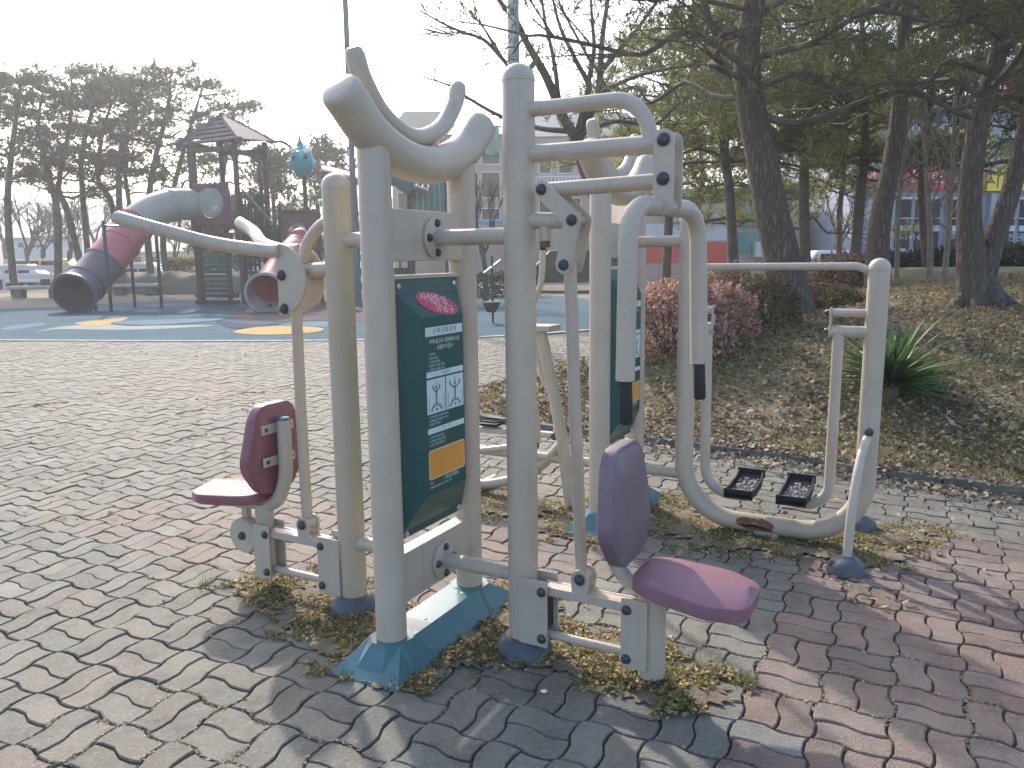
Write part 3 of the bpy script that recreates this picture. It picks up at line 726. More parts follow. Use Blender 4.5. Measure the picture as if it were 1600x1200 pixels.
MB().tube(fillet_path([(-1.16, y0, 0.395), (-0.86, y0, 0.395), (-0.795, y0, 0.55), (-0.795, y0, 0.80)], [0.12, 0.3], 10), 0.031, 16).build('seat_tube', M['cream'], pd)
MB().lathe([(0.0295, 0), (0.026, 0.014), (0.012, 0.02), (0, 0.021)], (-0.795, y0, 0.799), n=16).build('tube_plug', M['teal'], pd)
pad(pd, 'backrest', [(-0.085, 0.20), (0.085, 0.20), (0.125, 0.15), (0.175, -0.05), (0.165, -0.10), (0.095, -0.205), (-0.095, -0.205), (-0.165, -0.10), (-0.175, -0.05), (-0.125, 0.15)], (-0.842, y0, 0.675), (0, -1, 0), (0.05, 0, 1), (-1, 0, 0.05), 0.055, M['vinyl_red'], 0.016)
for z in (0.62, 0.765):
    sp_ = MB().box(-0.838, -0.828, y0 - 0.095, y0 + 0.095, z - 0.021, z + 0.021).build('pad_strap', M['cream'], pd, bev=0.002)
    for y in (-0.072, 0.072): bolt(sp_, (-0.829, y0 + y, z), (1, 0, 0), 0.009, 0.006, 'bolt')
pad(pd, 'seat', [(-0.195, 0.10), (-0.13, 0.145), (0.09, 0.172), (0.185, 0.125), (0.205, 0.085), (0.205, -0.085), (0.185, -0.125), (0.09, -0.172), (-0.13, -0.145), (-0.195, -0.10)], (-1.09, y0, 0.412), (-1, 0, -0.06), (0, -1, 0), (-0.06, 0, 1), 0.048, M['vinyl_red'], 0.022, ridge=0.86)
wo = MB().lathe([(0.080, -0.035), (0.084, -0.030), (0.084, -0.006), (0.076, -0.002), (0.076, 0.002), (0.084, 0.006), (0.084, 0.030), (0.080, 0.035)], (-1.06, y0, 0.235), (0, 1, 0), n=28).build('balance_weight', M['cream'], pd)
bolt(wo, (-1.06, y0 - 0.035, 0.235), (0, -1, 0), 0.018, 0.02)
MB().box(-1.075, -1.045, y0 - 0.015, y0 + 0.015, 0.30, 0.40).build('weight_hanger', M['cream'], pd)

# ---------------------------------------------------------------- air walker behind on the right
aw = thing('air_walker', 'cream U-framed air walker with two hanging black pedals beside the leafy bed', 'exercise machine', X2, A1)
ya = 0.0
xl, xr = 0.395, 1.335
joint(aw, 1, 1.576, xl - 0.02, ya); joint(aw, 1, 0.29, xl - 0.02, ya)
up = fillet_path([(xl, ya, 1.68), (xl, ya, 0.062), (xr - 0.01, ya, 0.062), (xr, ya, 1.42)], [0.30, 0.30], 14)
uo = MB().tube(up, 0.050, 24).build('u_frame', M['cream'], aw)
for x, z in ((xl, 1.678), (xr, 1.418)):
    h = 0.05; pf = [(0.052, 0.0), (0.052, 0.008)] + [(0.051 * math.cos(t), 0.008 + h * math.sin(t)) for t in [k * math.pi / 2 / 7 for k in range(8)]]
    MB().lathe(pf, (x, ya, z), n=24).build('post_cap', M['cream'], uo)
MB().box(0.80, 0.92, ya - 0.045, ya + 0.045, 0.0, 0.03).build('ground_foot', M['cream_worn'], aw, bev=0.004)
# torn, rusting paint on the low bend
tr = MB(); V = []; rr = random.Random(5)
prof = [(0.700, -0.1, 0.15), (0.735, -0.7, 0.5), (0.78, -0.95, 0.45), (0.83, -0.9, 0.55), (0.87, -0.75, 0.3), (0.90, -0.55, 0.1)]
for x, a0, a1 in prof:
    for k in range(5):
        a = R(20) + (a0 + (a1 - a0) * k / 4); V.append((x + rr.uniform(-.006, .006), ya - 0.0508 * math.cos(a), 0.062 + 0.0508 * math.sin(a)))
tr.add(V, [(i * 5 + k, i * 5 + k + 1, (i + 1) * 5 + k + 1, (i + 1) * 5 + k) for i in range(len(prof) - 1) for k in range(4)]).build('rust_patch', M['rust'], uo)
tr = MB(); V = []
prof = [(0.70, 0.0, 0.05), (0.74, -0.25, 0.0), (0.79, -0.12, 0.13), (0.85, -0.3, 0.0), (0.905, -0.5, -0.42)]
for x, a0, a1 in prof:
    for k in range(3):
        a = a0 + (a1 - a0) * k / 2; V.append((x, ya - 0.0522 * math.cos(a), 0.062 + 0.0522 * math.sin(a)))
tr.add(V, [(i * 3 + k, i * 3 + k + 1, (i + 1) * 3 + k + 1, (i + 1) * 3 + k) for i in range(len(prof) - 1) for k in range(2)]).build('paint_tear', M['black'], uo)
MB().tube(fillet_path([(xl + 0.02, ya, 1.41), (xl + 0.09, ya, 1.437), (xr - 0.10, ya, 1.437), (xr - 0.02, ya, 1.405)], 0.08, 6), 0.019, 14).build('hand_rail', M['cream'], aw)
for s, xe, xt in ((1, 0.545, 0.508), (-1, 1.118, 1.165)):
    base = xl if s > 0 else xr
    for z, r in ((1.208, 0.020), (1.115, 0.029)):
        so = MB().tube([(base + s * 0.03, ya, z), (xe, ya, z)], r, 16).build('pivot_stub', M['cream'], aw)
        bolt(so, (xe, ya, z), (s, 0, 0), 0.017, 0.02)
    MB().box(min(xe - s * .012, xe - s * .004), max(xe - s * .012, xe - s * .004), ya - 0.028, ya + 0.028, 1.085, 1.235).build('link_plate', M['cream'], aw, bev=0.002)
    pe = 0.735 if s > 0 else 1.0
    sw = MB().tube(fillet_path([(xt, ya, 1.105), (xt + s * 0.006, ya, 0.205), (pe + s * 0.01, ya, 0.205)], [0.15 if s > 0 else 0.12], 12), 0.0275, 16).build('swing_leg', M['cream'], aw)
    # pedal: tray with upturned ends
    pl = MB(); hx, hy = 0.074, 0.165
    def zt(y): return 0.012 + (0.030 if y > hy * .55 else 0.0) * ((y / hy - .55) / .45 if y > hy * .55 else 0) + (0.012 * ((-y / hy - .6) / .4) if y < -hy * .6 else 0)
    V = []; F = []; ny_ = 9
    for i in range(ny_):
        y = -hy + 2 * hy * i / (ny_ - 1); w = hx * (1 - 0.10 * (y / hy) ** 2)
        for x, z in ((-w, zt(y) + .022), (-w + .008, zt(y) + .022), (-w + .009, zt(y)), (w - .009, zt(y)), (w - .008, zt(y) + .022), (w, zt(y) + .022), (w, zt(y) - .02), (-w, zt(y) - .02)):
            V.append((x, y, z))
    for i in range(ny_ - 1):
        for k in range(8): F.append((i * 8 + k, i * 8 + (k + 1) % 8, (i + 1) * 8 + (k + 1) % 8, (i + 1) * 8 + k))
    F += [tuple(range(7, -1, -1)), tuple((ny_ - 1) * 8 + k for k in range(8))]
    pl.add(V, F)
    pl.box(-hx, hx, hy - .008, hy, 0.02, 0.066); pl.box(-hx, hx, -hy, -hy + .008, -0.005, 0.045)
    pl.box(-0.045, 0.045, -0.05, 0.05, -0.025, 0.0)
    po = pl.build('pedal', M['black'], sw); po.location = (pe, ya - 0.01, 0.250); po.rotation_euler = (R(3), 0, 0)
    peb = MB(); rr = random.Random(3 + int(s))
    for k in range(70):
        x, y, r = rr.uniform(-.05, .05), rr.uniform(-.13, .12), rr.uniform(.005, .009)
        peb.lathe([(r, 0), (r * .8, r * .5), (r * .3, r * .75)], (x, y, zt(y) + 0.0005), n=6)
    g_ = peb.build('pedal_studs', M['pebble'], sw); g_.location = po.location; g_.rotation_euler = po.rotation_euler; stuff(g_)
for s in (-1, 1):
    MB().tube(smooth_path([(xr - 0.005, ya + s * 0.03, 0.60), (xr - 0.02, ya + s * 0.16, 0.53), (xr - 0.035, ya + s * 0.29, 0.34), (xr - 0.045, ya + s * 0.335, 0.06)], 7), 0.022, 14).build('stay_leg', M['cream'], aw)
    pf = [(0.088, 0.0), (0.086, 0.018)] + [(0.085 * math.cos(t), 0.02 + 0.060 * math.sin(t)) for t in [k * math.pi / 2 / 7 for k in range(7)]] + [(0.0, 0.08)]
    do = MB().lathe(pf, (xr - 0.045, ya + s * 0.34, 0.0), n=24).build('foot_dome', M['slate'], aw)
    MB().lathe([(0.016, 0), (0.012, 0.004), (0, 0.005)], (xr - 0.107, ya + s * 0.34 + (-0.04 if s < 0 else 0.04), 0.045), (-0.75, -0.45 if s < 0 else .45, 0.5), n=10).build('slot_cap', M['black'], do)
bolt(uo, (xr, ya - 0.049, 0.625), (0, -1, 0), 0.019, 0.018)

# ---------------------------------------------------------------- cross trainer behind on the left, seen through the gaps
ct = thing('cross_trainer', 'cream cross trainer with levers and black pedals half hidden behind the tall post', 'exercise machine', X2, A1)
joint(ct, -1, 0.29, -0.98, ya)
hd = MB().box(-0.56, -0.40, ya - 0.085, ya + 0.085, 1.065, 1.10).build('pivot_head', M['cream'], ct, bev=0.006)
MB().tube([(-0.485, ya - 0.02, 1.06), (-0.40, ya - 0.02, 0.70), (-0.345, ya - 0.02, 0.42), (-0.29, ya - 0.02, 0.0)], 0.036, 16).build('support_tube', M['cream'], ct)
for s in (-1, 1):
    lv = MB().tube(smooth_path([(-0.56, ya + s * 0.17, 1.55), (-0.575, ya + s * 0.17, 1.34), (-0.64, ya + s * 0.15, 1.16), (-0.60, ya + s * 0.14, 0.98), (-0.545, ya + s * 0.13, 0.76), (-0.465, ya + s * 0.13, 0.60), (-0.455, ya + s * 0.13, 0.42)], 5), 0.019, 12).build('hand_lever', M['cream'], ct)
    MB().tube([(-0.56, ya + s * 0.17, 1.54), (-0.555, ya + s * 0.17, 1.70)], 0.021, 12).build('grip', M['grip'], lv)
    fb = MB().tube([(-0.455, ya + s * 0.13, 0.40), (-1.25, ya + s * 0.15, 0.24 + (0.14 if s > 0 else 0.0))], 0.022, 12).build('foot_bar', M['cream'], ct)
    bolt(fb, (-0.455, ya + s * 0.13 - 0.03, 0.40), (0, -1, 0), 0.022, 0.02)
    zz = 0.312 if s < 0 else 0.44
    pd_ = MB().box(-1.02, -0.86, ya + s * 0.15 - 0.06, ya + s * 0.15 + 0.06, zz - 0.02, zz).build('pedal', M['black'], fb, bev=0.01)
    rim = MB().tube([(-1.01, ya + s * .15 - .055, zz + .012), (-0.87, ya + s * .15 - .055, zz + .012), (-0.855, ya + s * .15, zz + .012), (-0.87, ya + s * .15 + .055, zz + .012), (-1.01, ya + s * .15 + .055, zz + .012)], 0.008, 8).build('pedal_rim', M['grip'], fb)
bp = MB()
bp.tube(smooth_path([(-0.33, ya, 0.42), (-0.45, ya, 0.28), (-0.60, ya, 0.16), (-0.85, ya, 0.075), (-1.05, ya, 0.055), (-1.5, ya, 0.05)], 6), 0.032, 14)
bp.build('base_tube', M['cream'], ct)
MB().tube([(-1.5, ya - 0.26, 0.035), (-1.5, ya + 0.26, 0.035)], 0.035, 14).build('floor_bar', M['cream'], ct)
MB().tube([(-0.95, ya - 0.22, 0.035), (-0.95, ya + 0.22, 0.035)], 0.035, 14).build('floor_bar', M['cream'], ct)
# ================================================================ TREES AND PLANTS
import numpy as np
M['bark'] = mat('pine_bark', (0.085, 0.068, 0.055), 0.95, col2=(0.20, 0.165, 0.135), scale=9, bump=1.0, bscale=26)
def ridged_bark(name, c1, c2, sz=1.0):
    m = mat(name, c1, 0.95)
    N = m.node_tree.nodes; L = m.node_tree.links; b = N['Principled BSDF']; tc = next(n for n in N if n.type == 'TEX_COORD')
    mp = N.new('ShaderNodeMapping'); mp.inputs['Scale'].default_value = (21 * sz, 21 * sz, 4.5 * sz); L.new(tc.outputs['Object'], mp.inputs[0])
    vo = N.new('ShaderNodeTexVoronoi'); vo.feature = 'DISTANCE_TO_EDGE'; vo.inputs['Scale'].default_value = 1.0; vo.inputs['Randomness'].default_value = 1.0
    nz = N.new('ShaderNodeTexNoise'); nz.inputs['Scale'].default_value = 1.6; nz.inputs['Detail'].default_value = 6; L.new(mp.outputs[0], nz.inputs['Vector'])
    ad = N.new('ShaderNodeMix'); ad.data_type = 'RGBA'; ad.blend_type = 'ADD'; ad.inputs[0].default_value = 0.9; L.new(mp.outputs[0], ad.inputs[6]); L.new(nz.outputs['Color'], ad.inputs[7])
    L.new(ad.outputs[2], vo.inputs['Vector'])
    mr = N.new('ShaderNodeMapRange'); mr.inputs[1].default_value = 0.02; mr.inputs[2].default_value = 0.28; L.new(vo.outputs['Distance'], mr.inputs[0])
    mx = N.new('ShaderNodeMix'); mx.data_type = 'RGBA'; L.new(mr.outputs[0], mx.inputs[0]); mx.inputs[6].default_value = (*[c * .5 for c in c1], 1); mx.inputs[7].default_value = (*c2, 1)
    mx2 = N.new('ShaderNodeMix'); mx2.data_type = 'RGBA'; L.new(nz.outputs[0], mx2.inputs[0]); L.new(mx.outputs[2], mx2.inputs[6]); mx2.inputs[7].default_value = (*c1, 1)
    L.new(mx2.outputs[2], b.inputs['Base Color'])
    bp = N.new('ShaderNodeBump'); bp.inputs['Strength'].default_value = 0.9; bp.inputs['Distance'].default_value = 0.03; L.new(mr.outputs[0], bp.inputs['Height']); L.new(bp.outputs[0], b.inputs['Normal'])
    return m
M['bark'] = ridged_bark('pine_bark', (0.14, 0.115, 0.095), (0.205, 0.17, 0.14))
M['bark_far'] = mat('far_pine_bark', (0.115, 0.095, 0.08), 0.95, var=0.4, scale=3, bump=0.5, bscale=10)
M['bark_pale'] = mat('pale_bark', (0.28, 0.235, 0.18), 0.9, col2=(0.17, 0.14, 0.11), scale=6, bump=0.4, bscale=30)
M['bark_grey'] = mat('grey_bark', (0.13, 0.115, 0.10), 0.9, col2=(0.075, 0.065, 0.06), scale=6, bump=0.4, bscale=30)
M['needle'] = mat('pine_needles', (0.130, 0.138, 0.060), 0.75, col2=(0.080, 0.096, 0.047), scale=0.9, island=0.45, transl=0.55, spec=0.25)
M['needle_light'] = mat('light_pine_needles', (0.28, 0.265, 0.08), 0.75, col2=(0.14, 0.165, 0.065), scale=0.7, island=0.6, transl=0.6, spec=0.25)
M['needle_far'] = mat('far_pine_needles', (0.115, 0.135, 0.098), 0.8, col2=(0.072, 0.088, 0.066), scale=0.35, island=0.35, transl=0.45, spec=0.2)

def tri_mesh(name, V, m):
    """V: (n, 3, 3) array of triangles"""
    n = len(V); me = bpy.data.meshes.new(name)
    me.vertices.add(n * 3); me.vertices.foreach_set('co', V.astype(np.float32).ravel())
    me.loops.add(n * 3); me.loops.foreach_set('vertex_index', np.arange(n * 3, dtype=np.int32))
    me.polygons.add(n); me.polygons.foreach_set('loop_start', np.arange(0, n * 3, 3, dtype=np.int32)); me.polygons.foreach_set('loop_total', np.full(n, 3, dtype=np.int32))
    me.materials.append(m); me.update(); me.validate(); return me
def quad_mesh(name, V, m):
    n = len(V); me = bpy.data.meshes.new(name)
    me.vertices.add(n * 4); me.vertices.foreach_set('co', V.astype(np.float32).ravel())
    me.loops.add(n * 4); me.loops.foreach_set('vertex_index', np.arange(n * 4, dtype=np.int32))
    me.polygons.add(n); me.polygons.foreach_set('loop_start', np.arange(0, n * 4, 4, dtype=np.int32)); me.polygons.foreach_set('loop_total', np.full(n, 4, dtype=np.int32))
    me.materials.append(m); me.update(); me.validate(); return me
def nrm(a): return a / np.maximum(np.linalg.norm(a, axis=-1, keepdims=True), 1e-9)
def tufts(rs, C, axis, k, L, w, spread=0.9):
    """k needle triangles fanned from each centre C (n,3) about axis (n,3)"""
    n = len(C); d = nrm(np.repeat(axis, k, 0) * 0.75 + rs.normal(size=(n * k, 3)) * spread * 0.6)
    c = np.repeat(C, k, 0) + rs.normal(size=(n * k, 3)) * L * 0.12
    side = nrm(np.cross(d, rs.normal(size=(n * k, 3)))) * (w * rs.uniform(0.6, 1.3, (n * k, 1)))
    tip = c + d * (L * rs.uniform(0.7, 1.25, (n * k, 1)))
    return np.stack([c - side, c + side, tip], 1)
def clump_points(rs, centres, radii, dens, flat=0.5):
    P = []; A = []
    for c, r in zip(centres, radii):
        n = max(4, int(dens * r * r)); q = nrm(rs.normal(size=(n, 3))) * (rs.uniform(0, 1, (n, 1)) ** 0.42) * r
        q[:, 2] *= flat; P.append(q + np.array(c)); A.append(nrm(q * 0.8 / r + np.array([0, 0, 0.7])))
    return np.concatenate(P), np.concatenate(A)
def limb_path(rs, p, az, L, rise, droop, n=6, wob=0.045):
    out = [Vector(p)]; d = Vector((math.cos(az), math.sin(az), 0))
    for i in range(1, n + 1):
        t = i / n
        out.append(Vector(p) + d * (L * t) + Vector((0, 0, rise * L * t - droop * L * t * t)) + Vector(rs.normal(size=3)) * (wob * L * (t > 0.1)))
    return smooth_path(out, 3)
def pine(name, label, trunk, radii, seed, limbs=18, t0=0.45, Lmax=2.6, sub=5, clump=0.5, dens=150, k=9, nl=0.14, nw=0.006, mneedle='needle', mbark='bark', group=None, extra=(), sides=14, cat='tree', limb_r=0.045, up=0.25, az0=0.0, azw=math.pi, twig_r=0.012, subL=0.45):
    rs = np.random.RandomState(seed)
    base = Vector(trunk[0]); t = thing(name, label, cat, base, 0, group)
    P = [Vector(q) - base for q in smooth_path(trunk, 6)]
    rr = []
    for i in range(len(P)):
        f = i / (len(P) - 1) * (len(radii) - 1); a = int(min(f, len(radii) - 2)); rr.append(radii[a] + (radii[a + 1] - radii[a]) * (f - a))
    # flared, slightly uneven trunk
    tb = MB()
    tb.tube(P, [r * (1 + 0.05 * noise.noise((i * .7, seed, 0))) for i, r in enumerate(rr)], sides)
    if sides >= 12:
        nv = []
        for q in tb.v:
            s = 1 + 0.07 * noise.noise((q[0] * 7, q[1] * 7, q[2] * 2.2 + seed)); j = min(range(len(P)), key=lambda i: abs(P[i].z - q[2])); c = P[j]
            nv.append((c.x + (q[0] - c.x) * s, c.y + (q[1] - c.y) * s, q[2]))
        tb.v = nv
    C = []; Rr = []; lb = MB()
    H = P[-1].z
    for i in range(limbs):
        f = t0 + (1 - t0) * (i + rs.uniform(0, .8)) / limbs; j = min(len(P) - 1, int(f * (len(P) - 1))); p = P[j]
        az = (az0 + rs.uniform(-azw, azw)) if azw < math.pi else i * 2.4 + rs.uniform(-.5, .5)
        L = Lmax * (1.05 - 0.62 * (f - t0) / (1 - t0)) * rs.uniform(0.7, 1.1)
        lp = limb_path(rs, p, az, L, rs.uniform(up - .2, up + .25), rs.uniform(0.0, 0.25))
        r0 = min(limb_r * L / Lmax * 1.2, rr[j] * .6)
        lb.tube(lp, [r0 * (1 - 0.75 * q / (len(lp) - 1)) for q in range(len(lp))], 6)
        for s in range(sub):
            ft = 0.25 + 0.75 * (s + rs.uniform(0, .9)) / sub; a = lp[min(len(lp) - 1, int(ft * (len(lp) - 1)))]
            e = a + Vector((math.cos(az + rs.uniform(-1.3, 1.3)), math.sin(az + rs.uniform(-1.3, 1.3)), rs.uniform(-.05, .45))) * (L * subL * rs.uniform(.35, 1.0))
            lb.tube([a, (a + e) / 2 + Vector(rs.normal(size=3)) * .04, e], [twig_r * 1.2, twig_r, twig_r * .5], 4)
            C.append(e); Rr.append(clump * rs.uniform(.65, 1.25))
    for (c, r) in extra: C.append(Vector(c) - base); Rr.append(r)
    to = tb.build('trunk', M[mbark], t, angle=70)
    lb.build('limbs', M['bark_far'], t)
    Pn, An = clump_points(rs, [tuple(c) for c in C], Rr, dens)
    me = tri_mesh('crown', tufts(rs, Pn, An, k, nl, nw), M[mneedle])
    o = bpy.data.objects.new('crown', me); col.objects.link(o); o.parent = t
    return t

def pxt(pts, Y, z0=None):
    """trunk control points from sightings at one distance"""
    return [at(x, y, Y + dy) for x, y, dy in [(q[0], q[1], q[2] if len(q) > 2 else 0) for q in pts]]
def foot(pts):
    p = pts[0]; z = mound_z(p.x, p.y) if in_bed(p.x, p.y) else 0.0
    return [Vector((p.x, p.y, z - 0.06))] + pts[1:]

# ---- foreground pines on the mound
def g_on_mound(px, Y):
    d = at(px, 450, Y); z = mound_z(d.x, d.y) if in_bed(d.x, d.y) else 0.0
    return Vector((d.x, d.y, z))
TA = pxt([(1245, 505), (1228, 430), (1206, 330), (1186, 230), (1171, 150), (1167, 80), (1180, -20), (1186, -150), (1200, -320), (1206, -480)], 10.2)
TA[0] = g_on_mound(1243, 10.2) - Vector((0, 0, .08))
pine('pine_tree', 'thick dark-barked pine leaning left, standing behind the air walker hand rail', TA, [.30, .235, .205, .185, .165, .15, .13, .11, .085, .05], 21, limbs=24, t0=0.42, Lmax=3.3, sub=9, clump=0.46, dens=80, k=9, nl=0.15, nw=0.0065, group='pines on the mound', limb_r=0.042)
TB = pxt([(1372, 432), (1373, 360), (1392, 260), (1404, 180), (1406, 110), (1416, 20), (1430, -80), (1450, -220), (1455, -350)], 13)
TB[0] = g_on_mound(1372, 13) - Vector((0, 0, .08))
pine('pine_tree', 'dark pine trunk rising just right of the shop entrance, forked high up', TB, [.215, .17, .145, .13, .12, .10, .085, .065, .04], 33, limbs=22, t0=0.45, Lmax=3.2, sub=9, clump=0.46, dens=80, k=8, nl=0.16, nw=0.008, group='pines on the mound', limb_r=0.04)
TC = pxt([(1528, 505), (1520, 430), (1514, 340), (1520, 250), (1535, 170), (1558, 90), (1580, 0), (1600, -130), (1610, -300)], 9.6)
TC[0] = g_on_mound(1530, 9.6) - Vector((0, 0, .08))
pc = pine('pine_tree', 'twin-stemmed pine with flared base at the right edge', TC, [.27, .185, .135, .12, .11, .10, .085, .07, .04], 45, limbs=22, t0=0.5, Lmax=2.9, sub=9, clump=0.44, dens=80, k=9, nl=0.15, nw=0.0065, group='pines on the mound', limb_r=0.036)
b0 = TC[0]
MB().tube([p - b0 for p in smooth_path(pxt([(1530, 470), (1548, 390), (1576, 310), (1594, 240), (1612, 150), (1640, 20), (1660, -120)], 9.6), 5)], [.15, .145, .14, .135, .13] + [.125 - .003 * i for i in range(26)], 14).build('second_stem', M['bark'], pc)
# root flare of the twin-stemmed pine
for dx, dy in ((-.42, -.1), (-.22, -.34), (.15, -.40), (.40, -.16)):
    g0 = Vector((b0.x + dx, b0.y + dy, mound_z(b0.x + dx, b0.y + dy) - 0.03)) - b0
    MB().tube([Vector((dx * .12, dy * .12, .42)), Vector((dx * .45, dy * .45, .18)), Vector((dx * .8, dy * .8, g0.z + .03)), g0], [.10, .10, .06, .02], 10).build('root', M['bark'], pc)
# pines farther back, seen below the near crowns
specs = [
    (1150, 392, [(1140, 300), (1128, 200), (1135, 100), (1150, 0)], 19, .125, 'slim pine behind the red-based wall, left of the thickest trunk', 'needle_light', 61),
    (1262, 380, [(1256, 290), (1262, 200), (1275, 80), (1280, -40)], 18, .125, 'slim pine in the gap right of the thickest trunk', 'needle_light', 62),
    (1335, 392, [(1345, 300), (1352, 220), (1350, 100), (1345, 0)], 18, .125, 'slim dark pine in front of the bright gap beside the shop', 'needle', 63),
    (1450, 400, [(1440, 300), (1452, 180), (1470, 60), (1475, -60)], 20, .11, 'pine before the shop between the pale saplings', 'needle_light', 64),
    (1625, 400, [(1620, 300), (1610, 200), (1600, 60), (1600, -60)], 17, .125, 'pine at the far right edge behind the twin-stemmed pine', 'needle', 65),
    (1092, 400, [(1090, 330), (1098, 280), (1092, 200), (1100, 150)], 25, .11, 'bushy light pine over the low hall roof, left of the thickest trunk', 'needle_light', 67),
    (1218, 400, [(1222, 340), (1215, 270), (1225, 190), (1228, 120)], 25, .11, 'bushy light pine over the low hall, hidden by the thickest trunk', 'needle_light', 68),
    (1315, 400, [(1312, 330), (1318, 270), (1310, 180), (1312, 110)], 27, .11, 'pine hanging over the bright gap beside the shop', 'needle', 69),
    (1040, 400, [(1046, 300), (1040, 220), (1050, 120), (1060, 30)], 21, .125, 'light green pine behind the hanger plates of the chest press', 'needle_light', 66),
]
for px, py, up_, Y, r, lab, mn, sd in specs:
    p0 = at(px, py, Y); z = mound_z(p0.x, p0.y) if in_bed(p0.x, p0.y) else 0.0
    tr = [Vector((p0.x, p0.y, z - .05))] + [at(x, y, Y) for x, y in up_]
    pine('pine_tree', lab, tr, [r, r * .85, r * .7, r * .5, r * .2], sd, limbs=19, t0=0.22 if sd in (67, 68) else 0.36, Lmax=3.0, sub=6, clump=0.56, dens=75, k=7, nl=0.2, nw=0.013, mneedle=mn, mbark='bark_far', group='pines behind the mound', sides=10, up=0.1)
# pale slim saplings
for i, (pts, Y, r, lab) in enumerate([
    ([(1452, 432), (1453, 350), (1446, 250), (1446, 150)], 14, .055, 'pale forked sapling in front of the shop window'),
    ([(1474, 442), (1482, 360), (1488, 260), (1494, 130)], 13, .05, 'slanting pale sapling with sunlit edge'),
    ([(1400, 420), (1404, 330), (1412, 250), (1420, 180)], 15, .045, 'thin grey sapling right of the dark trunk'),
    ([(1500, 440), (1503, 340), (1508, 240), (1512, 120)], 15, .04, 'thinnest pale sapling beside the twin-stemmed pine')]):
    tr = pxt(pts, Y); tr[0] = g_on_mound(pts[0][0], Y) - Vector((0, 0, .05))
    t = thing('sapling', lab, 'sapling', tr[0], 0, 'pale saplings'); b0 = tr[0]; rs = np.random.RandomState(80 + i)
    MB().tube([p - b0 for p in smooth_path(tr, 5)], [r * (1 - .5 * k / 15) for k in range(16)], 9).build('trunk', M['bark_pale'], t)
    mb = MB()
    for k in range(16):
        f = rs.uniform(.35, 1.0); a = (tr[0].lerp(tr[-1], f) if f < .1 else smooth_path(tr, 5)[int(f * 15)]) - b0
        e = a + Vector((rs.uniform(-.5, .5), rs.uniform(-.4, .4), rs.uniform(.3, 1.0))) * rs.uniform(.5, 1.1)
        mb.tube([a, (a + e) / 2 + Vector(rs.normal(size=3)) * .05, e], [r * .38, r * .25, r * .1], 5)
        for q in range(2):
            e2 = e + Vector((rs.uniform(-.4, .4), rs.uniform(-.4, .4), rs.uniform(.1, .5))); mb.tube([(a + e) / 2, e2], [r * .2, r * .07], 4)
    mb.build('branches', M['bark_pale'], t)

# ---- bare tree in the middle, spreading fan of branches
Y = 15.0
bt = [at(940, 470, Y), at(938, 340, Y), at(916, 262, Y), at(900, 215, Y)]
bt[0].z = -0.05
t = thing('bare_tree', 'leafless grey tree with fanned branches behind the tall post', 'tree', bt[0]); b0 = bt[0]
MB().tube([p - b0 for p in smooth_path(bt, 5)], [.17 - .002 * k for k in range(16)], 12).build('trunk', M['bark_grey'], t)
rs = np.random.RandomState(5); mb = MB()
def branch(pts, r0, r1, twigs=6, dY=0.0):
    P = smooth_path([at(x, y, Y + dY * i / len(pts)) - b0 for i, (x, y) in enumerate(pts)], 5)
    n = len(P); mb.tube(P, [r0 + (r1 - r0) * k / (n - 1) for k in range(n)], 7)
    for k in range(twigs):
        i = int(rs.uniform(.25, .95) * (n - 1)); a = P[i]; d = (P[min(i + 1, n - 1)] - P[i - 1]).normalized()
        e = a + (d * 1.0 + Vector(rs.normal(size=3)) * .45).normalized() * rs.uniform(.4, 1.3)
        m_ = (a + e) / 2 + Vector(rs.normal(size=3)) * .05
        mb.tube([a, m_, e], [.011, .008, .003], 4)
        e2 = m_ + (d + Vector(rs.normal(size=3)) * .6).normalized() * rs.uniform(.25, .7); mb.tube([m_, e2], [.006, .002], 4)
for pts, r0, r1, dY in [
    ([(900, 216), (878, 180), (869, 156), (853, 119), (837, 91), (819, 59), (809, 37), (780, 0), (760, -40)], .10, .03, -1.5),
    ([(838, 95), (812, 120), (787, 94), (756, 62), (722, 50), (687, 34), (656, 16)], .05, .012, -.6),
    ([(890, 205), (840, 200), (781, 181), (731, 153), (703, 134), (650, 117)], .055, .010, .8),
    ([(880, 185), (872, 150), (869, 119), (862, 78), (850, 25), (845, -30)], .06, .02, .9),
    ([(902, 214), (912, 175), (917, 150), (919, 131), (900, 94), (875, 41), (862, -10)], .08, .02, -.7),
    ([(919, 131), (928, 78), (925, 31), (922, -20)], .05, .02, .5),
    ([(906, 212), (934, 150), (937, 119), (941, 62), (947, 16), (955, -30)], .08, .03, 1.0),
    ([(938, 116), (916, 84), (875, 6), (868, -30)], .035, .01, -.5),
    ([(944, 106), (962, 84), (994, 47), (1028, 0), (1045, -30)], .05, .02, .6),
    ([(930, 150), (987, 122), (1040, 108), (1090, 102), (1150, 100)], .04, .012, -1.0),
    ([(905, 212), (960, 190), (1020, 195), (1050, 172), (1078, 148)], .045, .014, -1.6),
    ([(787, 94), (760, 50), (735, 20), (700, -10)], .025, .008, .4),
    ([(756, 62), (740, 48), (700, 52), (668, 50)], .014, .005, .3),
]: branch(pts, r0, r1, 9, dY)
mb.build('branches', M['bark_grey'], t)

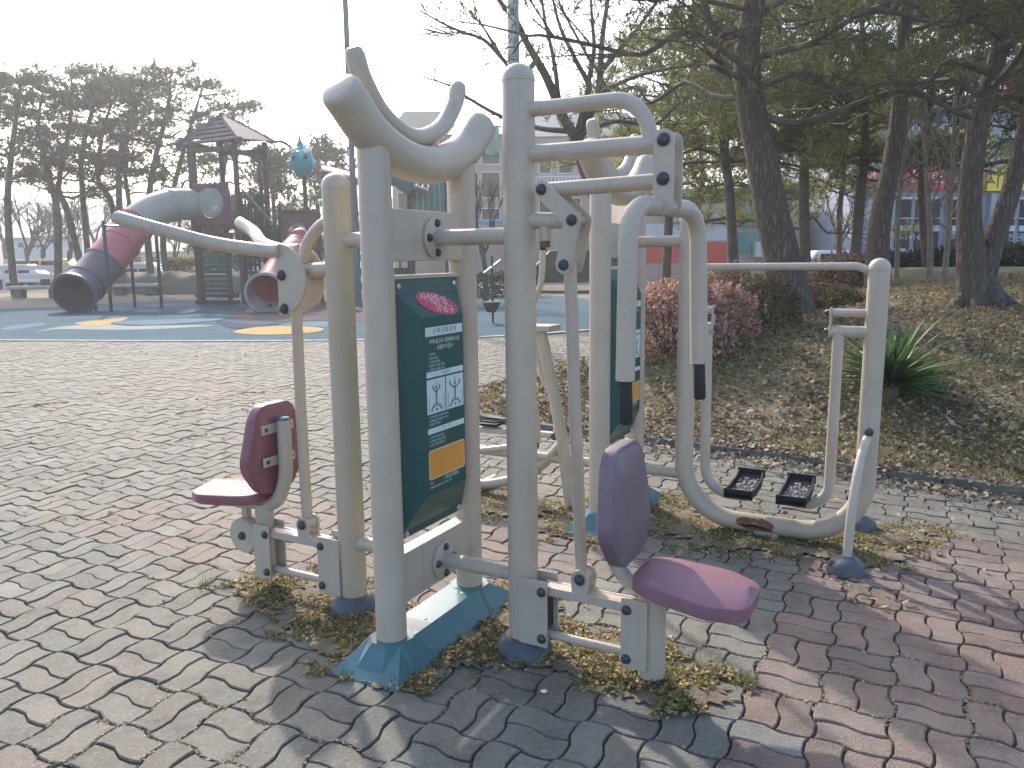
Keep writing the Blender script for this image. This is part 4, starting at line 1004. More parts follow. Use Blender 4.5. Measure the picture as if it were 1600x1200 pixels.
# ---- left-hand pines beyond the playground
left = [
    (20, 430, [(12, 330), (18, 240), (30, 150), (35, 120)], 38, .17, 3.0), (88, 436, [(90, 340), (78, 280), (60, 200), (70, 130)], 39, .19, 3.2),
    (132, 400, [(105, 330), (92, 290), (110, 190), (112, 95)], 41, .18, 3.2), (136, 390, [(129, 300), (128, 240), (150, 150), (160, 120)], 43, .17, 3.0),
    (182, 360, [(176, 325), (153, 275), (165, 190), (190, 130)], 42, .17, 3.0), (184, 362, [(186, 300), (188, 240), (215, 160), (232, 112)], 40, .17, 3.0),
    (236, 428, [(230, 350), (240, 260), (262, 170), (268, 100)], 41, .19, 3.2), (262, 428, [(255, 370), (275, 280), (300, 190), (322, 120)], 43, .18, 3.0),
    (350, 400, [(345, 330), (352, 250), (362, 190), (372, 160)], 46, .16, 2.6), (-30, 430, [(-35, 330), (-30, 230), (-20, 150), (-15, 120)], 40, .18, 3.0),
    (200, 428, [(205, 350), (195, 260), (205, 170), (212, 130)], 47, .16, 2.8),
]
labs = ['pine at the left edge beyond the stone bench', 'pine with two-way trunk behind the left bench', 'pine leaning left behind the tube slide mouth', 'straight pine trunk above the pink tube', 'forked pine above the pink tube, left stem', 'forked pine above the pink tube, right stem', 'pine between the pink tube and the green bar', 'rightmost pine of the row, beside the play tower', 'pine crown showing behind the play tower roof', 'pine mostly cut off by the left edge', 'distant pine showing between the tube slide and the green bar']
for i, (px, py, up_, Yd, r, lm) in enumerate(left):
    p0 = at(px, py, Yd); tr = [Vector((p0.x, p0.y, -.05))] + [at(x, y, Yd) for x, y in up_]
    pine('pine_tree', labs[i], tr, [r, r * .9, r * .75, r * .5, r * .15], 100 + i, limbs=20, t0=0.40, Lmax=lm, sub=5, clump=0.48, dens=62, k=6, nl=0.24, nw=0.022, mneedle='needle_far', mbark='bark_far', group='pines along the far side', sides=8, limb_r=.06, up=0.2, twig_r=.02, subL=.5)
# denser evergreens behind the tower and the blue figure
for i, (px, ytop, Yd, rad, lab) in enumerate([(430, 232, 48, 2.6, 'bushy evergreen behind the play tower steps'), (515, 212, 52, 2.8, 'bushy evergreen behind the blue figure'), (340, 300, 52, 2.6, 'low evergreen seen between the play tower posts')]):
    p0 = at(px, 400, Yd); p0.z = 0; top = at(px, ytop, Yd).z; rs = np.random.RandomState(300 + i)
    t = thing('evergreen_tree', lab, 'tree', p0, 0, 'evergreens behind the playground')
    MB().tube([(0, 0, -.05), (0.1, 0, top * .5), (0, 0, top * .9)], [.2, .14, .05], 8).build('trunk', M['bark_far'], t)
    C = []; Rr = []
    for k in range(60):
        z = rs.uniform(.15, .97) * top; q = rad * (1.15 - z / top) ** .6; a = rs.uniform(0, 6.28); d = q * rs.uniform(.4, 1.0)
        C.append((d * math.cos(a), d * math.sin(a), z)); Rr.append(rs.uniform(.5, .95))
    Pn, An = clump_points(rs, C, Rr, 60, .7)
    o = bpy.data.objects.new('crown', tri_mesh('crown', tufts(rs, Pn, An, 6, .3, .05), M['needle_far'])); col.objects.link(o); o.parent = t
# bare young trees in the left background and beside the houses
def bare_small(px, py, Yd, h, lab, seed, spread=.5, m='bark_grey', group='bare trees in the distance'):
    p0 = at(px, py, Yd); p0.z = 0; rs = np.random.RandomState(seed)
    t = thing('bare_tree', lab, 'tree', p0, 0, group); mb = MB(); tk = MB()
    tk.tube([(0, 0, -.05), (rs.uniform(-.1, .1), 0, h * .2), (rs.uniform(-.15, .15), 0, h * .38)], [h * .022, h * .018, h * .015], 8); tk.build('trunk', M[m], t)
    def grow(p, d, L, r, dep):
        e = p + d * L; mb.tube([p, (p + e) / 2 + Vector(rs.normal(size=3)) * L * .06, e], [r, r * .85, r * .65], 5)
        if dep == 0: return
        for k in range(3 if dep > 1 else 4):
            dd = (d + Vector(rs.normal(size=3)) * spread * .8 + Vector((0, 0, .18))).normalized(); grow(p.lerp(e, rs.uniform(.55, 1)), dd, L * rs.uniform(.55, .8), r * .6, dep - 1)
    for k in range(4): grow(Vector(tk.v[-1]) + Vector((0, 0, -h * .03 * k)), (Vector((rs.uniform(-1, 1), rs.uniform(-1, 1), 0)) * spread + Vector((0, 0, .9))).normalized(), h * .26, h * .011, 3)
    mb.build('branches', M[m], t)
bare_small(45, 430, 50, 6.5, 'bare tree behind the left stone bench', 401); bare_small(70, 428, 56, 6.5, 'bare tree in the distance above the yellow van', 402)
bare_small(10, 428, 66, 8.0, 'bare grey tree far behind the left edge pine', 407); bare_small(150, 428, 68, 8.5, 'bare grey tree far behind the pink tube', 408); bare_small(215, 428, 64, 7.0, 'bare grey tree far behind the green bar', 409); bare_small(90, 428, 72, 9.0, 'tall bare grey tree far behind the bench', 410); bare_small(320, 428, 66, 7.0, 'bare grey tree far behind the play tower posts', 411)
bare_small(110, 428, 52, 6.0, 'bare tree left of the purple slide tube', 403); bare_small(275, 428, 54, 5.5, 'small bare tree right of the green exercise bar', 404)
bare_small(758, 450, 26, 4.6, 'slim bare tree between the sign frame and the tall post', 405, .35); bare_small(1305, 395, 34, 5.0, 'bare tree in the bright gap beside the shop', 406)
# ================================================================ PLAYGROUND
M['timber'] = mat('dark_timber', (0.105, 0.075, 0.07), 0.8, var=0.25, scale=4, bump=0.2, bscale=20)
M['roof_mauve'] = mat('mauve_timber', (0.135, 0.10, 0.125), 0.75, var=0.2, scale=4)
M['plum'] = mat('plum_panel', (0.16, 0.07, 0.075), 0.55, var=0.1, scale=3)
M['tube_beige'] = mat('beige_plastic', (0.36, 0.345, 0.30), 0.4, var=0.06, scale=2)
M['tube_pink'] = mat('faded_pink_plastic', (0.50, 0.13, 0.16), 0.4, var=0.08, scale=2)
M['tube_purple'] = mat('grey_purple_plastic', (0.135, 0.105, 0.135), 0.4, var=0.08, scale=2)
M['tube_red'] = mat('red_plastic', (0.42, 0.075, 0.08), 0.4, var=0.08, scale=2)
M['play_green'] = mat('dark_green_panel', (0.03, 0.085, 0.07), 0.5, var=0.15, scale=3)
M['play_mid'] = mat('green_panel', (0.075, 0.19, 0.15), 0.5, var=0.1, scale=2)
M['play_teal'] = mat('teal_plastic', (0.03, 0.27, 0.29), 0.4, var=0.1, scale=3)
M['play_cyan'] = mat('cyan_plastic', (0.15, 0.45, 0.60), 0.4)
M['play_white'] = mat('white_plastic', (0.75, 0.76, 0.76), 0.4)
M['roof_red'] = mat('red_brown_roof', (0.17, 0.06, 0.06), 0.6, var=0.15, scale=3)
M['green_steel'] = mat('green_steel', (0.02, 0.06, 0.05), 0.45)
M['bench'] = mat('bench_stone', (0.36, 0.38, 0.34), 0.7, var=0.15, scale=5, bump=0.2, bscale=40)
M['bubble'] = mat('clear_bubble', (0.8, 0.84, 0.84), 0.15)
_b = M['bubble'].node_tree.nodes['Principled BSDF']; _b.inputs['Transmission Weight'].default_value = 0.82; _b.inputs['IOR'].default_value = 1.03

def vpost(parent, px, ytop, Y, r=0.07, zb=0.0, name='post', m='timber', ybot=None):
    p = at(px, ytop, Y); z0 = zb if ybot is None else at(px, ybot, Y).z
    o = MB().tube([(p.x, Y, z0), (p.x, Y, p.z)], r, 10).build(name, M[m], parent); return o
tw = thing('play_tower', 'dark timber play tower with slatted roof and round window panel', 'play tower')
FLp, FRp, BRp, BLp = (300, 28.8), (366, 28.2), (412, 30.0), (344, 30.6)
for px, Y in (FLp, FRp, BRp, BLp): vpost(tw, px, 222, Y, 0.095)
for px, Y in ((404, 31.5), (294, 29.8)): vpost(tw, px, 226, Y, 0.07)
# hipped roof: rafters, ridge and open slats on the left, boards on the right
def P3(px, py, Y): return at(px, py, Y)
ap = P3(347, 182, 29.4); apb = P3(353, 184, 30.2)
eL, eF, eR, eB = P3(276, 230, 29.2), P3(374, 218, 27.6), P3(426, 222, 30.2), P3(340, 224, 31.6)
for e, a in ((eL, ap), (eF, ap), (eR, apb), (eB, apb)): MB().bar(a, e, 0.16, 0.20).build('rafter', M['roof_mauve'], tw)
MB().bar(ap + Vector((0, -.1, .05)), apb + Vector((0, .1, .05)), 0.16, 0.14).build('ridge', M['timber'], tw)
for A, B, n, gapw in ((eL, eF, 6, 0.55), (eF, eR, 9, 0.98), (eR, eB, 6, .6), (eB, eL, 6, .55)):
    tA = ap; L = ((A + B) / 2 - ap).length
    for k in range(n):
        f0 = (k + .5) / n; a = ap.lerp(A, f0); b = ap.lerp(B, f0)
        if (a - b).length < .15: continue
        nn = (A - ap).cross(B - ap).normalized(); d = (b - a).normalized(); s = nn.cross(d)
        MB().obox((a + b) / 2 + nn * .03, (b - a) / 2, s * (L / n * gapw / 2), nn * .018).build('roof_slat', M['roof_mauve'], tw)
for a, b in ((FLp, FRp), (FRp, BRp), (BRp, BLp), (BLp, FLp)):
    for ypx, h in ((236, .16), (352, .22)):
        p = at(a[0], ypx, a[1]); q = at(b[0], ypx, b[1]); q.z = p.z
        MB().bar(p, q, 0.08, h).build('beam', M['timber'], tw)
zd = at(330, 352, 28.5).z
pts = [at(px, 350, Y) for px, Y in (FLp, FRp, BRp, BLp)]
MB().prism([(p.x, p.y, zd) for p in pts], (0, 0, .08)).build('deck', M['timber'], tw)
# window panel with a round opening
a = at(306, 352, 28.72); b = at(362, 352, 28.25); zt = at(335, 290, 28.5).z; zb = at(335, 350, 28.5).z
ux = (b - a); ux.z = 0; W = ux.length; ux.normalize(); n_ = Vector((ux.y, -ux.x, 0)); c = (a + b) / 2; c.z = at(340, 317, 28.5).z
def ring_panel(c, ux, w, z0, z1, r, th, nseg=32):
    outer = []; inner = []
    for k in range(nseg):
        an = 2 * math.pi * k / nseg; dx, dz = math.cos(an), math.sin(an)
        s = min(w / 2 / max(abs(dx), 1e-6), (z1 - c.z if dz > 0 else c.z - z0) / max(abs(dz), 1e-6))
        outer.append(c + ux * dx * s + Vector((0, 0, dz * s))); inner.append(c + ux * dx * r + Vector((0, 0, dz * r)))
    n_ = Vector((ux.y, -ux.x, 0)) * th; V = outer + inner + [p + n_ for p in outer] + [p + n_ for p in inner]; F = []; q = nseg
    for k in range(q):
        k2 = (k + 1) % q
        F += [(k, k2, q + k2, q + k), (2 * q + k, 3 * q + k, 3 * q + k2, 2 * q + k2), (k, 2 * q + k, 2 * q + k2, k2), (q + k, q + k2, 3 * q + k2, 3 * q + k)]
    return MB().add(V, F)
wp = ring_panel(c, ux, W, zb, zt, 0.52, 0.06).build('window_panel', M['plum'], tw, smooth=False)
MB().lathe([(0.53, 0.0), (0.50, 0.10), (0.40, 0.20), (0.22, 0.27), (0.0, 0.29)], c + n_ * .05, n_, n=28).build('bubble_window', M['bubble'], wp)
sc = MB()
for k in range(7):
    p = a.lerp(b, (k + .5) / 7); sc.lathe([(W / 14, 0), (W / 14, .06)], (p.x, p.y, zt) , n_, n=14)
sc.build('scalloped_top', M['plum'], wp)
# rails on the right face
r0 = at(368, 300, 28.3); r1 = at(410, 300, 29.9); r1.z = r0.z
for k in range(8):
    p = r0.lerp(r1, (k + .5) / 8); MB().tube([(p.x, p.y, zd + .05), (p.x, p.y, r0.z)], .025, 6).build('rail_bar', M['green_steel'], tw)
MB().bar(r0, r1, .06, .07).build('rail_top', M['plum'], tw)
# stair rail slanting down to the right
for dy in (0, .9): MB().tube([at(378, 296, 27.9 + dy), at(418, 340, 26.6 + dy), at(428, 352, 26.4 + dy)], .035, 8).build('stair_rail', M['green_steel'], tw)
for k in range(6):
    p = at(384 + k * 7, 352 + k * 18, 28.0 - k * .22); q = at(400 + k * 7, 352 + k * 18, 29.0 - k * .22); q.z = p.z
    MB().bar(p, q, .30, .06).build('stair_tread', M['timber'], tw)
# slatted panels under the deck
for k in range(9):
    z = at(345, 402 + k * 7.4, 28.5).z
    p = at(318, 430, 28.6); q = at(362, 430, 28.2); MB().bar((p.x, p.y, z), (q.x, q.y, z), .05, .13).build('wall_slat', M['play_green'], tw)
p = at(376, 398, 28.5); q = at(405, 398, 29.7)
for k in range(5):
    f = k / 4; s = p.lerp(q, f); MB().tube([(s.x, s.y, 0), (s.x, s.y, p.z)], .04, 6).build('climber_bar', M['timber'], tw)
for k in range(6):
    z = at(390, 402 + k * 12, 29).z; MB().bar((p.x, p.y - .04, z), (q.x, q.y - .04, z), .05, .09).build('climber_rung', M['timber'], tw)
p = at(306, 456, 28.4); q = at(372, 456, 28.0); MB().bar((p.x, p.y, .30), (q.x, q.y, .30), .12, .14).build('kick_board', M['timber'], tw); MB().bar((p.x, p.y, .07), (q.x, q.y, .07), .12, .14).build('kick_board', M['timber'], tw)

# panels and bars filling the right-hand bays
for k in range(10):
    s = at(372 + k * 4.6, 330, 28.4 + k * .18); MB().tube([(s.x, s.y + .5, zd + .05), (s.x, s.y + .5, zd + 1.1)], .028, 6).build('rail_bar', M['green_steel'], tw)
p = at(368, 372, 28.4); q = at(408, 372, 29.8); MB().bar((p.x, p.y, zd - .55), (q.x, q.y, zd - .55), .05, .55).build('bay_panel', M['plum'], tw)
p = at(306, 372, 28.8); q = at(364, 372, 28.35); MB().bar((p.x, p.y, zd - .38), (q.x, q.y, zd - .38), .05, .22).build('bay_panel', M['plum'], tw)
for k in range(6):
    s = at(410 + k * 5, 360, 29.6); MB().tube([(s.x, s.y, 0), (s.x, s.y, at(410, 352, 29.6).z)], .03, 6).build('climber_bar', M['timber'], tw)
for k in range(7):
    z = at(420, 365 + k * 14, 29.55).z; a_ = at(409, 400, 29.55); b_ = at(436, 400, 29.55); MB().bar((a_.x, 29.55, z), (b_.x, 29.55, z), .05, .08).build('climber_rung', M['play_green'], tw)
# ---- long tube slide in beige, pink and purple-grey
def tube_slide(name, label, ctrl, secs, rad, mouth_m):
    """ctrl: sightings (px, py, Y); secs: list of (fraction, material)"""
    base = at(*ctrl[-1]); t = thing(name, label, 'slide', (base.x, base.y, 0)); o = Vector((base.x, base.y, 0))
    P = [p - o for p in smooth_path([at(*c) for c in ctrl], 8)]; n = len(P); prev = 0
    for f, m in secs:
        e = max(prev + 2, int(f * (n - 1))); seg = P[prev:e + 1]
        rr = [rad(i / (n - 1)) for i in range(prev, e + 1)]
        s = MB().tube(seg, rr, 22, caps=False).build('tube_section', M[m], t)
        sm = s.modifiers.new('wall', 'SOLIDIFY'); sm.thickness = 0.03; sm.offset = -1
        d = (seg[1] - seg[0]).normalized()
        MB().lathe([(rr[0] * .99, -.03), (rr[0] * 1.06, -.03), (rr[0] * 1.06, .03), (rr[0] * .99, .03), (rr[0] * .99, -.03)], seg[0], d, n=22, caps=False).build('joint_ring', M[m], s)
        prev = e
    d = (P[-1] - P[-2]).normalized(); r = rad(1.0)
    MB().lathe([(r * .97, -.14), (r * 1.04, -.12), (r * 1.10, -.02), (r * 1.10, .04), (r * .96, .04), (r * .93, -.06), (r * .97, -.14)], P[-1], d, n=26, caps=False).build('mouth_ring', M[mouth_m], t)
    for k in (.45, .75):
        p = P[int(k * (n - 1))]; MB().tube([(p.x, p.y, 0), (p.x, p.y, p.z - rad(k) * .9)], .05, 8).build('support_leg', M['green_steel'], t)
    return t
tube_slide('tube_slide', 'long enclosed tube slide in beige, faded pink and purple-grey sections', [(306, 320, 28.9), (272, 320, 28.4), (240, 330, 27.8), (213, 350, 27.2), (190, 378, 26.6), (168, 405, 26.0), (145, 432, 25.4), (124, 452, 24.8), (116, 459, 24.5)],
           [(.15, 'tube_beige'), (.38, 'tube_beige'), (.52, 'tube_pink'), (.66, 'tube_pink'), (.82, 'tube_purple'), (1.0, 'tube_purple')], lambda f: .54 + .08 * f, 'tube_purple')
tube_slide('tube_slide', 'short curled tube slide with red body and beige mouth near the lever plate', [(462, 385, 26.4), (452, 396, 25.8), (442, 412, 25.2), (433, 428, 24.7), (424, 444, 24.2), (418, 455, 23.8), (415, 458, 23.5)],
           [(.35, 'tube_pink'), (.75, 'tube_red'), (1.0, 'tube_beige')], lambda f: .36 + .20 * f, 'tube_beige')
# ---- arch panel house right of the tower
ah = thing('arch_panel', 'plum arched panel of the low deck right of the play tower', 'play panel')
for px, Y in ((436, 28.6), (496, 28.6), (436, 30.2), (496, 30.2)): vpost(ah, px, 318, Y, .07)
p = at(438, 350, 28.55); q = at(494, 350, 28.55); zt = at(466, 330, 28.55).z; z0 = at(466, 372, 28.55).z
c = (p + q) / 2; c.z = z0; W = (q - p).length
outl = [Vector((p.x, p.y, z0)), Vector((p.x, p.y, zt))] + [Vector((q.x, p.y, zt)), Vector((q.x, p.y, z0))] + [c + Vector((math.cos(k * math.pi / 14) * W * .33, 0, math.sin(k * math.pi / 14) * W * .42)) for k in range(15)]
MB().prism(outl, (0, .06, 0)).build('arched_wall', M['plum'], ah, smooth=False)
sc = MB()
for k in range(8):
    s = p.lerp(q, (k + .5) / 8); sc.lathe([(W / 15.5, 0), (W / 15.5, .06)], (s.x, s.y, zt), (0, 1, 0), n=12)
sc.build('scalloped_top', M['plum'], ah)
zf = at(466, 388, 28.6).z
MB().box(p.x, q.x, 28.6, 30.3, zf - .1, zf).build('deck', M['timber'], ah)
MB().lathe([(W * .31, 0), (W * .28, .2), (W * .18, .38), (0, .46)], c + Vector((0, .1, -.1)), (0, -.15, 1), n=18).build('dome', M['tube_pink'], ah)
# ---- blue figure on a mast
fg = thing('mast_figure', 'teal and cyan bird-like figure on a mast above the play deck', 'play ornament'); Y = 30.5
vpost(fg, 475, 270, Y, .08)
c = at(472, 250, Y); s = Y / 1250.0
MB().lathe([(0, -26 * s), (10 * s, -24 * s), (16 * s, -12 * s), (17.5 * s, 0), (15 * s, 12 * s), (9 * s, 19 * s), (0, 22 * s)], c, n=18).build('body', M['play_teal'], fg)
MB().lathe([(7 * s, 0), (5 * s, 6 * s), (2.2 * s, 10 * s), (1.6 * s, 17 * s), (0, 18 * s)], c + Vector((-2 * s, 0, 18 * s)), n=12).build('crest', M['play_teal'], fg)
for sx in (-1, 1):
    MB().add([c + Vector((sx * 3 * s, -14 * s, 14 * s)), c + Vector((sx * 18 * s, -10 * s, 18 * s)), c + Vector((sx * 17 * s, -10 * s, 12 * s)), c + Vector((sx * 8 * s, -15 * s, 8 * s)), c + Vector((sx * 3 * s, -9 * s, 14 * s)), c + Vector((sx * 18 * s, -6 * s, 18 * s)), c + Vector((sx * 17 * s, -6 * s, 12 * s)), c + Vector((sx * 8 * s, -10 * s, 8 * s))], [(0, 1, 2, 3), (7, 6, 5, 4), (0, 4, 5, 1), (1, 5, 6, 2), (2, 6, 7, 3), (3, 7, 4, 0)]).build('wing', M['play_white'], fg, bev=.02)
    MB().lathe([(0, -5 * s), (4 * s, -3 * s), (5 * s, 1 * s), (3 * s, 5 * s), (0, 6 * s)], c + Vector((sx * 17 * s, -4 * s, -6 * s)), (sx * .5, 0, 1), n=10).build('fin', M['play_cyan'], fg)
    MB().lathe([(3.2 * s, 0), (2.4 * s, 1.8 * s), (0, 2.4 * s)], c + Vector((sx * 9 * s, -14.5 * s, 2 * s)), (0, -1, 0), n=10).build('eye', M['green_steel'], fg)
MB().lathe([(0, -7 * s), (5 * s, -4 * s), (6.5 * s, 2 * s), (4 * s, 7 * s), (0, 8 * s)], c + Vector((0, -14 * s, 5 * s)), (0, -.5, 1), n=12).build('beak', M['play_cyan'], fg)
MB().tube(smooth_path([at(424, 222, 30.2), at(442, 222, 30.4), at(462, 236, 30.4)], 5), .05, 8).build('mast_arm', M['timber'], fg)
# ---- second play house: roofs with sunlit white put into their colour, green walls, leaf ornament
ph = thing('play_house', 'green-walled play house with red-edged roof coloured sunlit white behind the sign frame', 'play house')
for px, Y, m in ((512, 30, 'timber'), (553, 30, 'timber'), (640, 29, 'timber'), (697, 29, 'timber'), (640, 31, 'timber'), (697, 31, 'timber'), (512, 32, 'timber')): vpost(ph, px, 285, Y, .11, m=m)
def slab(parent, name, pts, th, m): return MB().prism(pts, (0, 0, th)).build(name, M[m], parent, smooth=False)
slab(ph, 'roof', [at(503, 270, 29.2), at(503, 262, 31), at(565, 277, 31), at(568, 286, 29.2)], .10, 'play_white')
slab(ph, 'fascia', [at(503, 276, 29.15), at(568, 292, 29.15), at(568, 289, 29.3), at(503, 273, 29.3)], .22, 'roof_red')
slab(ph, 'roof', [at(600, 280, 28.6), at(600, 272, 30.4), at(672, 292, 30.4), at(668, 300, 28.6)], .10, 'play_white')
slab(ph, 'fascia', [at(600, 287, 28.55), at(668, 306, 28.55), at(668, 303, 28.7), at(600, 284, 28.7)], .18, 'roof_red')
p = at(644, 330, 29.0); q = at(697, 330, 29.0); zz0, zz1 = at(670, 338, 29).z, at(670, 262, 29).z
nb_ = 6
for k in range(nb_):
    a = p.lerp(q, k / nb_); b = p.lerp(q, (k + 1) / nb_)
    MB().box(a.x + .012, b.x - .012, 28.92, 28.98, zz0, zz1).build('wall_board', M['play_mid'], ph)
p = at(560, 450, 29.5); q = at(640, 450, 29.5)
for k in range(4):
    z = at(600, 380 + k * 22, 29.5).z; MB().bar((p.x, p.y, z), (q.x, q.y, z), .05, .25).build('green_rail', M['play_green'], ph)
for k in range(7):
    s = p.lerp(q, k / 6); MB().tube([(s.x, s.y - .05, 0), (s.x, s.y - .05, at(600, 372, 29.5).z)], .04, 6).build('green_bar', M['play_green'], ph)
lf = [(608, 262), (628, 268), (645, 280), (648, 296), (636, 304), (622, 296), (612, 282)]
MB().prism([at(x, y, 28.3) for x, y in lf], (0, .08, 0)).build('leaf_ornament', M['play_green'], ph, smooth=False)
p = at(700, 448, 30); q = at(800, 448, 30); z = at(750, 349, 30).z
MB().bar((p.x, p.y, z), (q.x, q.y, z), .12, .14).build('blue_beam', M['play_cyan'], ph)
for px in (712, 792): vpost(ph, px, 349, 30, .07, m='green_steel')
# ---- digger toy: pole, slanting arm and dark bucket
dg = thing('digger_toy', 'thin pole toy with slanting arm and dark bucket at the rubber edge', 'play toy'); Y = 18.5
p = at(770, 490, Y); MB().tube([(p.x, Y, 0), (p.x, Y, at(770, 400, Y).z)], .025, 8).build('pole', M['green_steel'], dg)
MB().tube([at(757, 427, Y), at(783, 407, Y)], .035, 8).build('arm', M['steel'], dg); MB().tube([at(757, 470, Y), at(757, 426, Y)], .018, 8).build('rod', M['green_steel'], dg)
q = at(768, 487, Y); MB().lathe([(.10, 0), (.17, .12), (.20, .20), (.22, .20), (.22, .235), (.19, .235)], (q.x, Y - .1, q.z), n=16).build('bucket', M['timber'], dg)
# ---- green exercise bar
gb = thing('chin_up_bar', 'dark green steel bar frame standing before the right stone bench', 'chin-up bar')
for px, yb in ((174, 488), (253, 482)):
    g0 = gnd(px, yb); MB().tube([(g0.x, g0.y, 0), (g0.x, g0.y, at(px, 345, g0.y).z)], .055, 8).build('post', M['green_steel'], gb)
g0 = gnd(174, 488); g1 = gnd(253, 482); MB().tube([(g0.x, g0.y, at(174, 352, g0.y).z), (g1.x, g1.y, at(174, 352, g0.y).z)], .03, 8).build('bar', M['steel'], gb)
# ---- stone benches
def bench(px0, px1, ytop, yb, lab):
    Y = gnd((px0 + px1) / 2, yb).y; a = at(px0, ytop, Y); b = at(px1, ytop, Y); z = a.z
    t = thing('stone_bench', lab, 'bench', ((a.x + b.x) / 2, Y, 0), 0, 'stone benches'); w = (b.x - a.x) / 2
    MB().box(-w, w, -.28, .28, z - .14, z).build('seat', M['bench'], t, bev=.02)
    for x in (-w * .68, w * .68): MB().box(x - .22, x + .22, -.2, .2, 0, z - .14).build('leg', M['kerb'], t, bev=.02)
bench(15, 100, 447, 466, 'stone bench at the left, behind the purple slide mouth')
bench(176, 252, 444, 460, 'stone bench between the two green posts')
# ================================================================ BACKGROUND
M['hill'] = mat('wooded_hill', (0.07, 0.075, 0.055), 0.95, col2=(0.11, 0.10, 0.08), scale=0.05, bump=1.0, bscale=0.4)
M['asphalt'] = mat('asphalt', (0.05, 0.05, 0.052), 0.9, var=0.2, scale=1.0)
M['wall_white'] = mat('white_wall', (0.62, 0.63, 0.64), 0.7, var=0.06, scale=0.8)
M['wall_grey'] = mat('pale_grey_wall', (0.36, 0.40, 0.46), 0.6, var=0.06, scale=0.8)
M['wall_beige'] = mat('beige_wall', (0.42, 0.34, 0.26), 0.8, var=0.08, scale=0.8)
M['wall_pink'] = mat('pinkish_wall', (0.40, 0.29, 0.24), 0.8, var=0.1, scale=0.8)
M['wall_blue'] = mat('pale_blue_wall', (0.42, 0.52, 0.58), 0.8, var=0.05, scale=0.5)
M['wall_yellow'] = mat('cream_yellow_wall', (0.66, 0.58, 0.32), 0.8)
M['roof_green'] = mat('green_roof', (0.05, 0.075, 0.065), 0.9, var=0.3, scale=0.6)
M['roof_grey'] = mat('grey_roof', (0.16, 0.18, 0.19), 0.7, var=0.2, scale=1)
M['glass'] = mat('dark_window_glass', (0.02, 0.023, 0.026), 0.25, spec=0.2)
M['glass_green'] = mat('green_window_glass', (0.03, 0.22, 0.20), 0.1, spec=0.6)
M['red_panel'] = mat('red_panel', (0.66, 0.06, 0.04), 0.5, var=0.05)
M['shop_red'] = mat('shop_sign_red', (0.68, 0.04, 0.09), 0.45)
M['shop_orange'] = mat('shop_sign_orange', (0.9, 0.25, 0.03), 0.45)
M['shop_yellow'] = mat('shop_sign_yellow', (0.9, 0.66, 0.06), 0.45)
M['alu'] = mat('aluminium_frame', (0.55, 0.56, 0.57), 0.4, metal=0.5)
M['poster'] = mat('poster_white', (0.62, 0.65, 0.68), 0.6)
M['dark'] = mat('dark_metal', (0.05, 0.05, 0.055), 0.5)
M['green_fence'] = mat('green_fence', (0.015, 0.075, 0.065), 0.5)
M['net_teal'] = mat('teal_net', (0.02, 0.36, 0.28), 0.6, transl=.4)
M['paint_dark'] = mat('dark_car_paint', (0.012, 0.014, 0.018), 0.35, spec=0.3)
M['paint_white'] = mat('white_car_paint', (0.75, 0.75, 0.75), 0.25)
M['paint_yellow'] = mat('yellow_car_paint', (0.70, 0.47, 0.10), 0.3)
M['lamp_red'] = mat('tail_lamp', (0.35, 0.02, 0.02), 0.2)
M['tyre'] = mat('tyre', (0.02, 0.02, 0.02), 0.9)
M['leaf_hedge'] = mat('dark_hedge_leaves', (0.045, 0.06, 0.03), 0.6, island=0.6, transl=0.25)
M['leaf_yellow'] = mat('yellowish_hedge_leaves', (0.22, 0.19, 0.07), 0.7, island=0.4, transl=0.3)
M['leaf_brown'] = mat('dry_brown_leaves', (0.28, 0.185, 0.13), 0.8, island=0.5, transl=0.3)
M['leaf_pink'] = mat('pinkish_red_leaves', (0.44, 0.27, 0.21), 0.7, island=0.6, transl=0.35)
M['leaf_darkred'] = mat('dark_red_green_leaves', (0.11, 0.085, 0.045), 0.7, island=0.6, transl=0.3)

# ---- wooded hill far off
mb = MB(); nx, ny = 90, 14
for j in range(ny + 1):
    for i in range(nx + 1):
        x = -330 + i * 8.0; y = 235 + j * 14; f = math.sin(math.pi * min(1, j / ny)) ** .8
        h = (25 + 9 * noise.noise((x * .011, 1.2, 0)) + 5 * noise.noise((x * .04, y * .03, 4)) + 1.8 * noise.noise((x * .2, y * .2, 2))) * f * (1 - .45 * sstep(x, -90, 160))
        mb.v.append((x, y, h - .2))
for j in range(ny):
    for i in range(nx): a = j * (nx + 1) + i; mb.f.append((a, a + 1, a + nx + 2, a + nx + 1))
struct(mb.build('hill', M['hill'], angle=120))
# ---- road behind
struct(MB().add([(-140, 52, -.022), (60, 44, -.022), (60, 54, -.022), (-140, 64, -.022)], [(0, 1, 2, 3)]).build('road', M['asphalt'], smooth=False))
struct(MB().add([(-2, 34, -.018), (60, 30, -.018), (60, 40, -.018), (-2, 42, -.018)], [(0, 1, 2, 3)]).build('road', M['asphalt'], smooth=False))

